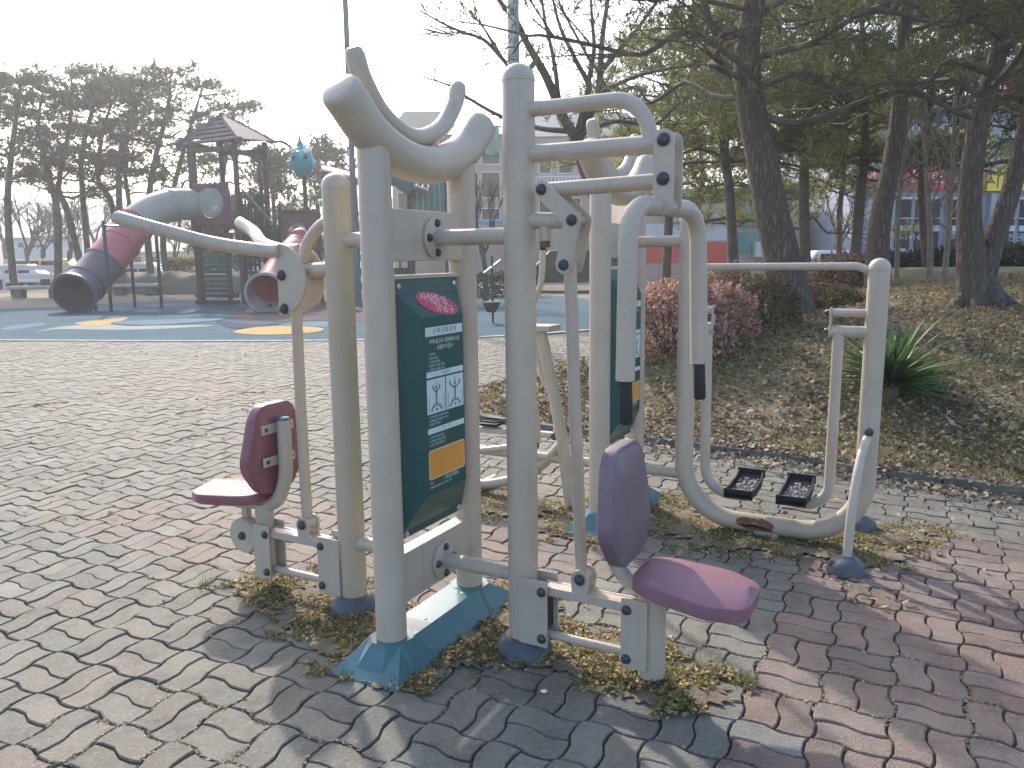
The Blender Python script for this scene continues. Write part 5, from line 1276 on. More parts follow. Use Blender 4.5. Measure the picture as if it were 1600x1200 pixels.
def leaf_cloud(rs, P, size, aspect=0.55, up=0.3):
    """small folded leaves: one quad each at points P"""
    n = len(P); d = nrm(rs.normal(size=(n, 3)) + np.array([0, 0, up])); s = nrm(np.cross(d, rs.normal(size=(n, 3))))
    L = size * rs.uniform(.6, 1.3, (n, 1)); w = L * aspect * .5
    return np.stack([P, P + d * L * .5 + s * w, P + d * L, P + d * L * .5 - s * w], 1)
def hedge(name, label, cat, p0, p1, depth, h, n, size, m, group=None, seed=0, rough=.12, zf=None):
    """clipped hedge between two ground points: twiggy core and a skin of leaves"""
    rs = np.random.RandomState(seed); a = Vector((p0[0], p0[1], 0)); b = Vector((p1[0], p1[1], 0)); d = (b - a).normalized(); s = Vector((-d.y, d.x, 0)); L = (b - a).length
    t = thing(name, label, cat, (a.x, a.y, 0), 0, group)
    u = rs.uniform(0, 1, n) * L; q = rs.uniform(0, 1, n); face = rs.randint(0, 4, n)
    v = np.where(face == 0, -depth / 2, np.where(face == 1, depth / 2, rs.uniform(-depth / 2, depth / 2, n))); z = np.where(face >= 2, h, q * h)
    v = v * (1 - .15 * (z / h) ** 3) + rs.normal(size=n) * rough * .5; z = z * (1 - .25 * (2 * np.abs(v) / depth) ** 4) + rs.normal(size=n) * rough * .6
    gz = np.array([0 if zf is None else max(0, zf(a.x + d.x * uu + s.x * vv, a.y + d.y * uu + s.y * vv)) for uu, vv in zip(u, v)])
    P = np.stack([d.x * u + s.x * v, d.y * u + s.y * v, np.maximum(z, .02) + gz], 1)
    o = bpy.data.objects.new('foliage', quad_mesh('foliage', leaf_cloud(rs, P, size), M[m])); col.objects.link(o); o.parent = t
    tw_ = MB(); g0 = lambda x, y: 0 if zf is None else max(0, zf(a.x + x, a.y + y))
    for k in range(max(6, int(L * 6))):
        x, y = rs.uniform(0, L), rs.uniform(-depth * .35, depth * .35); c = d * x + s * y; z0 = g0(c.x, c.y)
        e = c + Vector(rs.normal(size=3)) * .12; tw_.tube([(c.x, c.y, z0 - .05), (e.x, e.y, z0 + h * rs.uniform(.7, .95))], [.012, .005], 4)
    stuff(tw_.build('stems', M['bark_grey'], t))
    return t
# ---- left background: hedge, bank, rail, houses, vehicles
g0, g1 = gnd(-20, 447), gnd(165, 445)
hedge('low_hedge', 'low yellowish hedge behind the left stone bench', 'hedge', (g0.x, g0.y + 1), (g1.x, g1.y + 1), 1.0, .55, 2600, .22, 'leaf_yellow', seed=1)
bk = MB(); 
for i in range(30):
    px = 165 + i * 9; p = gnd(px, 458); h = .95 + .25 * noise.noise((i * .35, 0, 0))
    for (dy, z) in ((-.6, 0), (0, h * .8), (.7, h), (3, h * .9), (6, 0)): bk.v.append((p.x, p.y + dy, z - .01))
for i in range(29):
    for k in range(4): bk.f.append((i * 5 + k, (i + 1) * 5 + k, (i + 1) * 5 + k + 1, i * 5 + k + 1))
struct(bk.build('earth_bank', M['dirt'], angle=60))
g0, g1 = gnd(268, 452), gnd(305, 452)
hedge('low_hedge', 'grey-green clipped bush on the earth bank left of the play tower', 'hedge', (g0.x, g0.y), (g1.x, g1.y), 1.4, 1.45, 1800, .2, 'leaf_yellow', seed=2)
rl = thing('guard_rail', 'white roadside guard rail in the left distance', 'guard rail')
for z in (.75, 1.25): MB().bar((-42, 45.5, z), (-20, 44.5, z), .08, .26).build('rail', M['wall_white'], rl)
for k in range(9): MB().box(-42 + k * 2.75 - .06, -42 + k * 2.75 + .06, 45.5 - k * .125 + .06, 45.5 - k * .125 + .18, 0, 1.35).build('post', M['wall_white'], rl)
def house(name, label, x0, x1, ytop, ybase_z, Y, depth, wall, roof, wins, group=None, roof_h=1.2, roof_over=.4, cat='building'):
    """box building whose front spans sightings x0..x1 up to ytop at distance Y; wins: (px0, px1, py0, py1, material)"""
    a = at(x0, ytop, Y); b = at(x1, ytop, Y); t = thing(name, label, cat, ((a.x + b.x) / 2, Y, 0), 0, group); cx = (a.x + b.x) / 2; w = (b.x - a.x) / 2; H = a.z
    MB().box(-w, w, 0, depth, ybase_z, H).build('wall', M[wall], t, smooth=False)
    if roof:
        V = [(-w - roof_over, -roof_over, H + .003), (w + roof_over, -roof_over, H + .003), (w + roof_over, depth + roof_over, H + .003), (-w - roof_over, depth + roof_over, H + .003), (-w * .8, depth / 2, H + roof_h), (w * .8, depth / 2, H + roof_h)]
        MB().add(V, [(0, 1, 5, 4), (1, 2, 5), (2, 3, 4, 5), (3, 0, 4), (3, 2, 1, 0)]).build('roof', M[roof], t, smooth=False)
    for (wx0, wx1, wy0, wy1, m) in wins:
        p = at(wx0, wy1, Y); q = at(wx1, wy0, Y)
        f = MB(); e = .07; X0, X1, Z0, Z1 = p.x - cx, q.x - cx, p.z, q.z
        f.box(X0, X1, -.07, -.003, Z1 - e, Z1); f.box(X0, X1, -.07, -.003, Z0, Z0 + e); f.box(X0, X0 + e, -.07, -.003, Z0 + e, Z1 - e); f.box(X1 - e, X1, -.07, -.003, Z0 + e, Z1 - e)
        if X1 - X0 > 1.4: f.box((X0 + X1) / 2 - e / 2, (X0 + X1) / 2 + e / 2, -.06, -.003, Z0 + e, Z1 - e)
        fo_ = f.build('window', M['alu'], t, smooth=False)
        MB().box(X0 + e, X1 - e, -.03, -.004, Z0 + e, Z1 - e).build('pane', M[m], fo_, smooth=False)
    return t, cx
house('house', 'pale blue house in the left distance', 5, 62, 372, 0, 82, 8, 'wall_blue', 'roof_grey', [(12, 22, 378, 388, 'glass'), (28, 38, 378, 388, 'glass'), (46, 55, 378, 388, 'glass')])
house('shed_building', 'long low building with grey roof left of the play tower', 196, 300, 394, 0, 78, 12, 'wall_yellow', 'roof_grey', [(205, 222, 400, 412, 'glass'), (232, 248, 400, 412, 'glass'), (262, 276, 400, 412, 'glass')], roof_h=2.4)
house('shed_building', 'pale blue-grey shed right behind the tower posts', 306, 420, 380, 0, 72, 8, 'wall_blue', None, [(318, 336, 392, 406, 'glass'), (348, 364, 392, 406, 'glass'), (380, 400, 392, 406, 'glass')])

def car(name, label, cat, loc, rz, L, W, H, paint, kind='suv', group=None):
    """road vehicle facing +x: body with wheel arches, glasshouse, wheels, lamps"""
    t = thing(name, label, cat, loc, rz, group); w = W / 2; l = L / 2
    if kind == 'van': prof = [(-l, .35), (-l, H * .95), (-l + .1, H), (l - .9, H), (l - .35, H * .62), (l, H * .55), (l, .35)]
    elif kind == 'suv': prof = [(-l, .4), (-l, H * .6), (-l + .18, H * .97), (-l + .5, H), (l * .25, H), (l * .52, H * .64), (l * .95, H * .56), (l, H * .5), (l, .4)]
    else: prof = [(-l, .35), (-l, H * .58), (-l * .72, H * .63), (-l * .45, H), (l * .12, H), (l * .45, H * .64), (l * .93, H * .52), (l, H * .42), (l, .35)]
    belt = H * .6; V = []; n = len(prof)
    for sgn in (-1, 1):
        for x, z in prof: V.append((x * (1 - .0), sgn * w * (1 if z <= belt else 1 - .16 * (z - belt) / (H - belt)), z))
    body = MB().add(V, [tuple(range(n - 1, -1, -1)), tuple(range(n, 2 * n))] + [(i, (i + 1) % n, n + (i + 1) % n, n + i) for i in range(n)])
    bo = body.build('body', M[paint], t, bev=.05)
    for sgn in (-1, 1):
        zs = (belt + .04, H - .13)
        if kind == 'van': xs_ = [(-l + .25, -l * .05), (-l * .02, l * .48)]
        elif kind == 'suv': xs_ = [(-l + .42, -l * .35), (-l * .32, l * .02), (l * .05, l * .30)]
        else: xs_ = [(-l * .42, -l * .12), (-l * .09, l * .22)]
        for (xa, xb) in xs_:
            yy = lambda z: sgn * (w * (1 - .16 * (z - belt) / (H - belt)) + .008)
            MB().prism([(xa, yy(zs[0]), zs[0]), (xb, yy(zs[0]), zs[0]), (xb - .06, yy(zs[1]), zs[1]), (xa + .06, yy(zs[1]), zs[1])], (0, -sgn * .02, 0)).build('side_window', M['glass'], t, smooth=False)
    MB().box(-l - .012, -l + .10, -w * .78, w * .78, belt + .05, H - .16).build('rear_window', M['glass'], t, bev=.03) if kind != 'sedan' else None
    for y in (-w * .82, w * .82): MB().box(-l - .015, -l + .05, y - .10, y + .10, belt - .22, belt + .02).build('tail_lamp', M['lamp_red'], t, bev=.02)
    for y in (-w * .75, w * .75): MB().box(l - .06, l + .012, y - .16, y + .16, belt - .3, belt - .16).build('headlight', M['poster'], t, bev=.02)
    for x in (-l * .62, l * .62):
        for y in (-w + .1, w - .1):
            wh = MB().lathe([(.20, -.11), (.33, -.11), (.345, -.08), (.345, .08), (.33, .11), (.20, .11)], (x, y, .345), (0, 1, 0), n=18).build('wheel', M['tyre'], t); MB().lathe([(.20, -.10), (.19, -.105), (0, -.09)], (x, y, .345), (0, 1, 0), n=14, caps=False).build('rim', M['alu'], wh); MB().lathe([(.20, .10), (.19, .105), (0, .09)], (x, y, .345), (0, 1, 0), n=14, caps=False).build('rim', M['alu'], wh)
    return t
p = at(872, 420, 36); car('parked_suv', 'dark parked suv seen between the tall post and the crank rod', 'car', (p.x + .3, 36, 0), R(172), 4.7, 1.85, 1.78, 'paint_dark', 'suv')
p = at(45, 420, 50); car('parked_van', 'yellow van behind the left guard rail', 'van', (p.x, 52, 0), R(5), 4.6, 1.7, 1.75, 'paint_yellow', 'van')
p = at(205, 420, 48); car('parked_car', 'white car beyond the pink slide tube', 'car', (p.x, 49, 0), R(185), 4.4, 1.75, 1.45, 'paint_white', 'sedan')
p = at(8, 410, 47); car('parked_car', 'white car cut off by the left edge', 'car', (p.x, 49, 0), R(10), 4.3, 1.75, 1.45, 'paint_white', 'sedan')
p = at(1302, 398, 33); car('parked_car', 'white car roof showing above the dry hedge in the bright gap', 'car', (p.x, 33, 0), R(3), 4.4, 1.8, 1.62, 'paint_white', 'sedan')
p = at(1605, 398, 31); car('parked_car', 'white car at the right edge before the shop', 'car', (p.x + .6, 31, 0), R(178), 4.4, 1.8, 1.65, 'paint_white', 'sedan')
# ---- house row in the middle distance
t, cx = house('apartment_house', 'pinkish three-storey house with grey windows behind the playground', 690, 800, 212, 0, 58, 12, 'wall_pink', 'roof_grey', [(718, 748, 236, 258, 'glass'), (752, 782, 236, 258, 'glass'), (718, 748, 268, 310, 'glass'), (752, 782, 268, 310, 'glass'), (718, 748, 325, 345, 'glass'), (752, 782, 325, 345, 'glass')], roof_h=1.5)
house('apartment_house', 'dark-roofed house whose gable shows inside the back hoop', 610, 706, 216, 0, 66, 10, 'wall_beige', 'roof_green', [(622, 640, 240, 262, 'glass'), (652, 672, 240, 262, 'glass'), (622, 640, 300, 330, 'glass')], roof_h=2.9)
t, cx = house('apartment_house', 'grey two-storey house with white balcony rail behind the bare tree', 806, 1015, 215, 0, 60, 10, 'wall_beige', 'roof_grey', [(842, 862, 248, 272, 'glass'), (872, 896, 248, 272, 'glass'), (842, 868, 308, 336, 'glass'), (884, 908, 308, 336, 'glass'), (930, 960, 250, 275, 'glass'), (975, 1000, 308, 330, 'glass'), (930, 960, 308, 336, 'glass')], roof_h=2.5)
z0, z1 = at(870, 292, 59).z, at(870, 277, 59).z; xa, xb = at(838, 285, 59).x - cx, at(1006, 285, 59).x - cx
MB().box(xa, xb, -1.2, -.08, z0 - .2, z0).build('balcony_slab', M['wall_white'], t)
for k in range(30): x = xa + (xb - xa) * k / 29; MB().box(x - .05, x + .05, -1.18, -1.10, z0, z1).build('balcony_bar', M['wall_white'], t)
MB().box(xa, xb, -1.2, -1.08, z1, z1 + .1).build('balcony_rail', M['wall_white'], t)
for (px, py) in ((842, 262),):
    pass
nt = thing('teal_net', 'bright teal net hung on the pink house beside the tall post', 'net'); p = at(752, 238, 57.3); q = at(779, 198, 57.3)
nv = MB(); 
for i in range(7):
    for j in range(5): nv.v.append((p.x + (q.x - p.x) * i / 6, 57.3 + .12 * math.sin(i * 1.9 + j), p.z + (q.z - p.z) * j / 4 - .2 * math.sin(i * .5) * (j == 0)))
for i in range(6):
    for j in range(4): nv.f.append((i * 5 + j, (i + 1) * 5 + j, (i + 1) * 5 + j + 1, i * 5 + j + 1))
no = nv.build('cloth', M['net_teal'], nt); no.modifiers.new('s', 'SOLIDIFY').thickness = .02
MB().bar((p.x - .2, 57.4, q.z + .05), (q.x + .2, 57.4, q.z + .05), .08, .08).build('net_pole', M['dark'], nt)
# ---- low white and red hall with green glass, right of the second frame
t, cx = house('low_hall', 'low beige hall with white band over red panels and green glass entrance', 985, 1262, 296, 0, 42, 10, 'wall_beige', None, [])
def fpanel(par, cx, x0, x1, y0, y1, Y, m, name, d0=.04, d1=.003, rows=1, cols=1, gap=.012):
    p = at(x0, y1, Y); q = at(x1, y0, Y)
    for i in range(cols):
        for j in range(rows):
            xa = p.x + (q.x - p.x) * i / cols + gap; xb = p.x + (q.x - p.x) * (i + 1) / cols - gap; za = p.z + (q.z - p.z) * j / rows + gap; zb = p.z + (q.z - p.z) * (j + 1) / rows - gap
            o = MB().box(xa - cx, xb - cx, -d0, -d1, za, zb).build(name, M[m], par, smooth=False)
    return o
fpanel(t, cx, 990, 1136, 348, 378, 42, 'wall_white', 'white_panel', cols=4); fpanel(t, cx, 990, 1136, 378, 412, 42, 'red_panel', 'red_panel', cols=4); fpanel(t, cx, 1040, 1136, 335, 348, 42, 'wall_grey', 'eaves_band', .5)
fpanel(t, cx, 1150, 1196, 285, 398, 42, 'glass_green', 'glass_panel', rows=3, cols=2, gap=.05); fpanel(t, cx, 1228, 1246, 300, 400, 42, 'wall_beige', 'pier', .3)
fpanel(t, cx, 1176, 1200, 378, 402, 42, 'wall_white', 'notice_box', .5, .003)
fpanel(t, cx, 1060, 1125, 306, 318, 42, 'glass', 'window_strip', cols=4)
# ---- shop at the right
t, cx = house('shop_building', 'grey shop block with red, orange and yellow sign boards behind the pines', 1342, 1640, 150, 0, 38, 10, 'wall_grey', None, [])
Ys = 38
for k, (a, b) in enumerate(((1345, 1360), (1382, 1394), (1470, 1482), (1534, 1552), (1622, 1636))): fpanel(t, cx, a, b, 302, 412, Ys, 'wall_grey', 'pier', .35)
for (a, b) in ((1362, 1381), (1396, 1424), (1426, 1450), (1452, 1469), (1484, 1508), (1510, 1533), (1554, 1586), (1588, 1620)):
    o = fpanel(t, cx, a, b, 312, 388, Ys, 'glass', 'shop_window', .10)
    fpanel(t, cx, a, b, 308, 312, Ys, 'alu', 'window_head', .16); fpanel(t, cx, a, b, 340, 342.5, Ys, 'alu', 'transom', .16); fpanel(t, cx, a, b, 388, 410, Ys, 'wall_white', 'sill_panel', .14)
    fpanel(t, cx, a + 1, b - 1, 352, 362, Ys, 'poster', 'poster', .105, .1015)
def sign(x0, x1, y0, y1, m, txt, size, tm, yoff=0):
    o = fpanel(t, cx, x0, x1, y0, y1, Ys, m, 'sign_board', .45, .05)
    c = at((x0 + x1) / 2, (y0 + y1) / 2, Ys)
    lettering(txt, size, M[tm], (c.x - cx, -.454, c.z + yoff), (1, 0, 0), (0, 0, 1), o)
sign(1346, 1486, 262, 299, 'shop_red', '정품축산 호프', .78, 'white'); sign(1488, 1531, 268, 300, 'shop_orange', '배달', .7, 'white'); sign(1533, 1638, 266, 300, 'shop_yellow', '치킨 피자', .85, 'dark')
sign(1440, 1540, 205, 240, 'shop_yellow', '스크린', .8, 'dark'); sign(1560, 1638, 130, 168, 'shop_red', '학원', .9, 'white')
for (px, py, txt, s) in ((1410, 356.5, '신선한 고기', .22), (1461, 356.5, '특가', .24), (1412, 371, '040-1414', .38), (1440, 371, '140', .40), (1498, 368, '영업중', .40), (1570, 372, '한우 전문', .40), (1604, 372, '갈비', .42)):
    c = at(px, py, Ys); lettering(txt, s, M['dark' if py < 360 else 'poster'], (c.x - cx, -.112, c.z), (1, 0, 0), (0, 0, 1), t)
for j, (a, b) in enumerate(((1362, 1380), (1400, 1425), (1430, 1455), (1500, 1525), (1560, 1590), (1596, 1620))): fpanel(t, cx, a, b, 215, 245, Ys, 'glass', 'upper_window', .03)
# ---- green fence and bright yard wall in the gap
fe = thing('green_fence', 'dark green panel fence in the bright gap left of the shop', 'fence')
for k in range(4):
    a = at(1264 + k * 18, 405, 44); b = at(1264 + (k + 1) * 18, 371, 44); MB().box(a.x + .03, b.x - .03, 44, 44.06, 0, b.z).build('fence_panel', M['green_fence'], fe)
    MB().box(a.x - .04, a.x + .03, 43.98, 44.08, 0, b.z + .1).build('fence_post', M['green_fence'], fe)
house('white_building', 'bright white wall seen in the gap left of the shop', 1262, 1340, 305, 0, 62, 8, 'wall_white', None, [])
# ---- lamp poles
lp = thing('lamp_pole', 'slim dark grey pole rising into the sky left of the sign frame', 'lamp pole'); p = at(549, 230, 26)
MB().tube([(p.x, 26, 0), (p.x, 26, .4), (p.x, 26, 5.5), (p.x, 26, 14)], [.13, .11, .095, .07], 12).build('shaft', M['roof_grey'], lp); MB().lathe([(.2, 0), (.2, .03), (.12, .25)], (p.x, 26, 0), n=12).build('base', M['roof_grey'], lp)
lp = thing('steel_pole', 'bright stainless steel pole rising behind the tall domed post', 'pole'); p = at(802, 60, 13)
MB().tube([(p.x, 13, 0), (p.x, 13, 10)], .092, 20).build('shaft', M['stainless'], lp); MB().lathe([(.2, 0), (.2, .02), (.1, .03)], (p.x, 13, 0), n=16).build('base', M['stainless'], lp)
# ---- hedges and bushes
a, b = g_on_mound(1385, 20), g_on_mound(1640, 17)
hedge('clipped_hedge', 'dark evergreen hedge along the shop behind the mound', 'hedge', (at(1385, 420, 22).x, 22), (at(1660, 420, 20).x, 20), 1.2, .38, 9000, .11, 'leaf_hedge', seed=5, zf=mound_z)
hedge('clipped_hedge', 'dry brown clipped hedge left of the dark pine', 'hedge', (at(1262, 430, 14.5).x, 14.5), (at(1368, 430, 14.2).x, 14.2), 1.1, .42, 5000, .07, 'leaf_brown', seed=6, zf=mound_z)
hedge('clipped_hedge', 'brown-topped hedge before the red panels', 'hedge', (at(985, 450, 16).x, 16), (at(1150, 440, 17).x, 17), 1.3, .50, 5000, .09, 'leaf_brown', seed=7, zf=mound_z)
hedge('clipped_hedge', 'brown hedge beyond the parked suv', 'hedge', (at(700, 440, 31).x, 31), (at(835, 440, 31).x, 31), 1.0, .8, 3000, .14, 'leaf_hedge', seed=8)
def bush(label, px, Y, rx, ry, h, n, size, m, seed, group=None):
    rs = np.random.RandomState(seed); c = at(px, 450, Y); z = max(0, mound_z(c.x, c.y)); t = thing('shrub', label, 'shrub', (c.x, c.y, z), 0, group)
    q = nrm(rs.normal(size=(n, 3))); q[:, 2] = np.abs(q[:, 2]); r = rs.uniform(.72, 1.0, (n, 1)); P = q * r
    bumps = np.array([1 + .16 * noise.noise((v[0] * 2.3 + seed, v[1] * 2.3, v[2] * 2.3)) for v in q])[:, None]
    P = P * bumps; P[:, 2] = P[:, 2] ** .8; P = P * np.array([rx, ry, h])
    o = bpy.data.objects.new('foliage', quad_mesh('foliage', leaf_cloud(rs, P, size), M[m])); col.objects.link(o); o.parent = t
    st_ = MB()
    for k in range(26):
        a = rs.uniform(0, 6.28); f = rs.uniform(.3, .85); st_.tube([(rs.uniform(-.1, .1), rs.uniform(-.1, .1), -.06), (f * rx * math.cos(a), f * ry * math.sin(a), h * rs.uniform(.5, .85))], [.012, .004], 4)
    stuff(st_.build('stems', M['bark_grey'], t)); return t
bush('pinkish red leafy shrub behind the second sign frame and the handle', 1050, 8.6, .72, .7, .80, 8500, .055, 'leaf_pink', 31, 'leafy shrubs on the mound')
bush('smaller reddish shrub right of the U handle', 1120, 8.9, .48, .5, .62, 5000, .05, 'leaf_pink', 32, 'leafy shrubs on the mound')
bush('dark green-brown shrub at the foot of the thickest pine', 1190, 9.4, .5, .5, .62, 5000, .04, 'leaf_darkred', 33, 'leafy shrubs on the mound')
bush('low dark shrub right of the thickest pine', 1290, 11.0, .6, .5, .35, 4000, .04, 'leaf_darkred', 34, 'leafy shrubs on the mound')
# ================================================================ YUCCA, LEAF LITTER, WEEDS
M['yucca'] = mat('yucca_leaf', (0.055, 0.115, 0.045), 0.45, col2=(0.12, 0.20, 0.06), scale=3, objvar=0.35, transl=0.3)
M['litter'] = mat('fallen_leaves', (0.31, 0.21, 0.13), 0.8, col2=(0.25, 0.20, 0.13), scale=2.5, island=0.75, transl=0.2)
M['litter_grey'] = mat('grey_fallen_leaves', (0.26, 0.215, 0.16), 0.85, island=0.6, transl=0.1)
M['litter_gold'] = mat('gold_leaves', (0.46, 0.33, 0.13), 0.7, island=0.6, transl=0.35)
M['weed'] = mat('weed_leaves', (0.19, 0.195, 0.06), 0.7, island=0.7, transl=0.35)
M['grass_dry'] = mat('dry_grass', (0.38, 0.31, 0.14), 0.8, island=0.5, transl=0.3)
M['grass_green'] = mat('green_grass', (0.16, 0.18, 0.055), 0.75, island=0.5, transl=0.35)
M['twig'] = mat('twig', (0.14, 0.10, 0.07), 0.9)
M['stone'] = mat('pebble_stone', (0.30, 0.29, 0.27), 0.85, var=.2, scale=20, bump=.3, bscale=60)
# ---- yucca
c = at(1396, 560, 6.5); zc = mound_z(c.x, c.y)
yu = thing('yucca_plant', 'green spiky yucca behind the right post of the air walker', 'plant', (c.x, c.y, zc)); rs = np.random.RandomState(9)
blades = []
for v in range(5):
    L = 0.46 + .045 * v; bend = .015 + .02 * v; n = 6; V = []; F = []
    for i in range(n + 1):
        t = i / n; w = .019 * (1 - t ** 2.2) * (.55 + 1.2 * t * (1 - t) * 2) + .0006; x = L * t; z = -bend * t * t * L * 2
        V += [(x, -w, z + w * .35), (x, 0, z - .002), (x, w, z + w * .35)]
    for i in range(n): F += [(i * 3, i * 3 + 1, i * 3 + 4, i * 3 + 3), (i * 3 + 1, i * 3 + 2, i * 3 + 5, i * 3 + 4)]
    blades.append(MB().add(V, F).mesh('leaf', M['yucca'], angle=80))
MB().tube([(0, 0, -.05), (0, 0, .12), (0, 0, .22)], [.07, .06, .03], 10).build('stem', M['twig'], yu)
for k in range(190):
    o = bpy.data.objects.new('leaf', blades[k % 5]); col.objects.link(o); o.parent = yu
    el = math.asin(rs.uniform(.02, .985)); az = k * 2.39996
    o.location = (0, 0, .08 + .12 * rs.uniform(0, 1)); o.rotation_euler = (rs.uniform(-.5, .5), -el, az); s = rs.uniform(.8, 1.15); o.scale = (s, s * 1.1, s)
# ---- fallen leaves on the mound and spilling onto the paving
def curled_leaves(rs, P, size, flat=.35):
    n = len(P); a = rs.uniform(0, 6.283, n); d = np.stack([np.cos(a), np.sin(a), rs.normal(size=n) * flat], 1); d = nrm(d); s = nrm(np.cross(d, np.array([0, 0, 1.0]) + rs.normal(size=(n, 3)) * .45))
    L = size * rs.uniform(.5, 1.35, (n, 1)); w = L * rs.uniform(.2, .38, (n, 1)); upv = np.array([0, 0, 1.0]) * L * rs.uniform(.02, .28, (n, 1))
    return np.stack([P, P + d * L * .5 + s * w + upv, P + d * L + upv * .3, P + d * L * .5 - s * w + upv * .6], 1)
def scatter(name, n, fn, size, m, seed, label=None, flat=.35, lift=.004):
    rs = np.random.RandomState(seed); pts = []
    tries = 0
    while len(pts) < n and tries < n * 20:
        tries += 1; q = fn(rs)
        if q is not None: pts.append((q[0], q[1], q[2] + lift + rs.uniform(0, .012)))
    me = quad_mesh(name, curled_leaves(rs, np.array(pts), size, flat), M[m]); o = bpy.data.objects.new(name, me); col.objects.link(o); stuff(o)
    return o
def on_mound(rs, lo=4.2, hi=13.0, den=None):
    y = lo + (hi - lo) * rs.uniform(0, 1) ** 1.5; x = rs.uniform(-.8, .66 * y + .6)
    if not in_bed(x, y): return None
    if den is not None and rs.uniform() > den(x, y): return None
    return (x, y, mound_z(x, y))
def clumpy(x, y): return .30 + .8 * max(0, noise.noise((x * 1.1, y * 1.1, 7)) + .3)
def lit(name, n, size, m, seed, label, **k):
    o = scatter(name, n, lambda rs: on_mound(rs, den=clumpy), size, m, seed, lift=.012, **k); tag(o, label, 'leaves'); return o
lit('leaf_litter', 24000, .052, 'litter', 1, 'brown fallen leaves covering the mound')
lit('leaf_litter', 17000, .05, 'litter_grey', 2, 'grey withered leaves mixed over the mound')
def strip(rs):          # spill along the front kerb onto the paving
    k = rs.randint(3, 8); a, b = FRONT[k], FRONT[k + 1]; t = rs.uniform(); p = a.lerp(b, t); d = (b - a).normalized(); o = rs.normal() * .20 + .10
    return (p.x, p.y - o, .05 if abs(o) < .09 else (.002 if o > 0 else max(.0, mound_z(p.x, p.y - o))))
o = scatter('leaf_spill', 4200, strip, .042, 'litter_grey', 3); tag(o, 'leaves spilled over the kerb onto the paving', 'leaves')
def right_pave(rs):
    x, y = rs.uniform(1.4, 3.6), rs.uniform(3.2, 5.4)
    if in_bed(x, y) or rs.uniform() > .15 + max(0, noise.noise((x * 1.8, y * 1.8, 2))): return None
    return (x, y, .002)
o = scatter('leaf_spill', 420, right_pave, .036, 'litter', 4, flat=.15); tag(o, 'scattered leaves on the paving right of the air walker', 'leaves')
def left_pave(rs):
    y = rs.uniform(4.5, 14); x = rs.uniform(-.64 * y, .05 * y)
    if in_rubber(x, y) or in_bed(x, y) or rs.uniform() > .2 + max(0, noise.noise((x * .8, y * .8, 9))): return None
    return (x, y, .002)
o = scatter('leaf_spill', 420, left_pave, .04, 'litter', 5, flat=.12); tag(o, 'sparse dry leaves over the open paving on the left', 'leaves')
# ---- weeds and gold leaves round the machine feet
def around(cs):
    def f(rs):
        cx, cy, r, e = cs[rs.randint(len(cs))]; a = rs.uniform(0, 6.283); q = r * rs.uniform(.0, 1) ** .6
        x, y = cx + q * math.cos(a) * e, cy + q * math.sin(a)
        if noise.noise((x * 5, y * 5, 3)) + .55 * noise.noise((x * 14, y * 14, 5)) < -.06 + .6 * (q / r - .6): return None
        return (x, y, 0.0)
    return f
near_c = [(-.05, 2.98, .30, 1.0), (-.23, 2.92, .20, 1), (.30, 2.85, .22, 1.3), (.50, 2.66, .20, 1.2), (-.66, 3.10, .26, 1.2), (-.80, 3.36, .24, 1.4), (-1.10, 3.56, .2, 1.5), (-.62, 2.88, .16, 1.1), (-.02, 3.35, .28, 1), (.62, 2.60, .14, 1.4), (-.42, 2.70, .12, 1.6)]
near_c = [(a, b, r * 1.22, e) for a, b, r, e in near_c]
far_c = [(.35, 4.3, .35, 1), (.75, 4.5, .4, 1.2), (1.15, 4.2, .4, 1.4), (1.45, 4.0, .28, 1.5), (.9, 4.75, .3, 1.2), (2.0, 4.15, .3, 1.3), (1.72, 3.85, .25, 1.3), (0.0, 4.7, .35, 1.5), (-.3, 4.9, .3, 1.5)]
M['patch'] = mat('trodden_soil', (0.13, 0.105, 0.07), 0.95, col2=(0.20, 0.165, 0.11), scale=9, bump=0.6, bscale=70)
mb = MB()
for q, (cx, cy, r, e) in enumerate(near_c + far_c):
    n = 72; pts = []
    for k in range(n):
        a = 2 * math.pi * k / n; rr_ = r * .60 * (1 + .42 * noise.noise((math.cos(a) * 1.6 + q * 3, math.sin(a) * 1.6, 1)) + .45 * noise.noise((math.cos(a) * 7 + q, math.sin(a) * 6, 5)))
        pts.append((cx + rr_ * e * math.cos(a), cy + rr_ * math.sin(a), .0035 + .0004 * q))
    mb.add([(cx, cy, .0042 + .0004 * q)] + pts, [(0, k + 1, (k + 1) % n + 1) for k in range(n)])
o = stuff(mb.build('soil_patches', M['patch'], smooth=False)); tag(o, 'trodden soil over the pavers round the machine feet', 'soil')
for nm, cs, n1, sd in (('weeds', near_c, 7000, 11), ('weeds', far_c, 5500, 12)):
    w = 'the front machines' if cs is near_c else 'the machines behind'
    o = scatter(nm, n1, around(cs), .017, 'weed', sd, flat=.22, lift=.002); tag(o, 'low green weeds round the feet of ' + w, 'weeds')
    o = scatter('gold_leaves', n1, around(cs), .018, 'litter_gold', sd + 10, flat=.15, lift=.002); tag(o, 'small gold dry leaves round the feet of ' + w, 'leaves')
    o = scatter('dry_leaves', n1 // 3, around(cs), .024, 'litter', sd + 30, flat=.3); tag(o, 'brown crumpled leaves round the feet of ' + w, 'leaves')
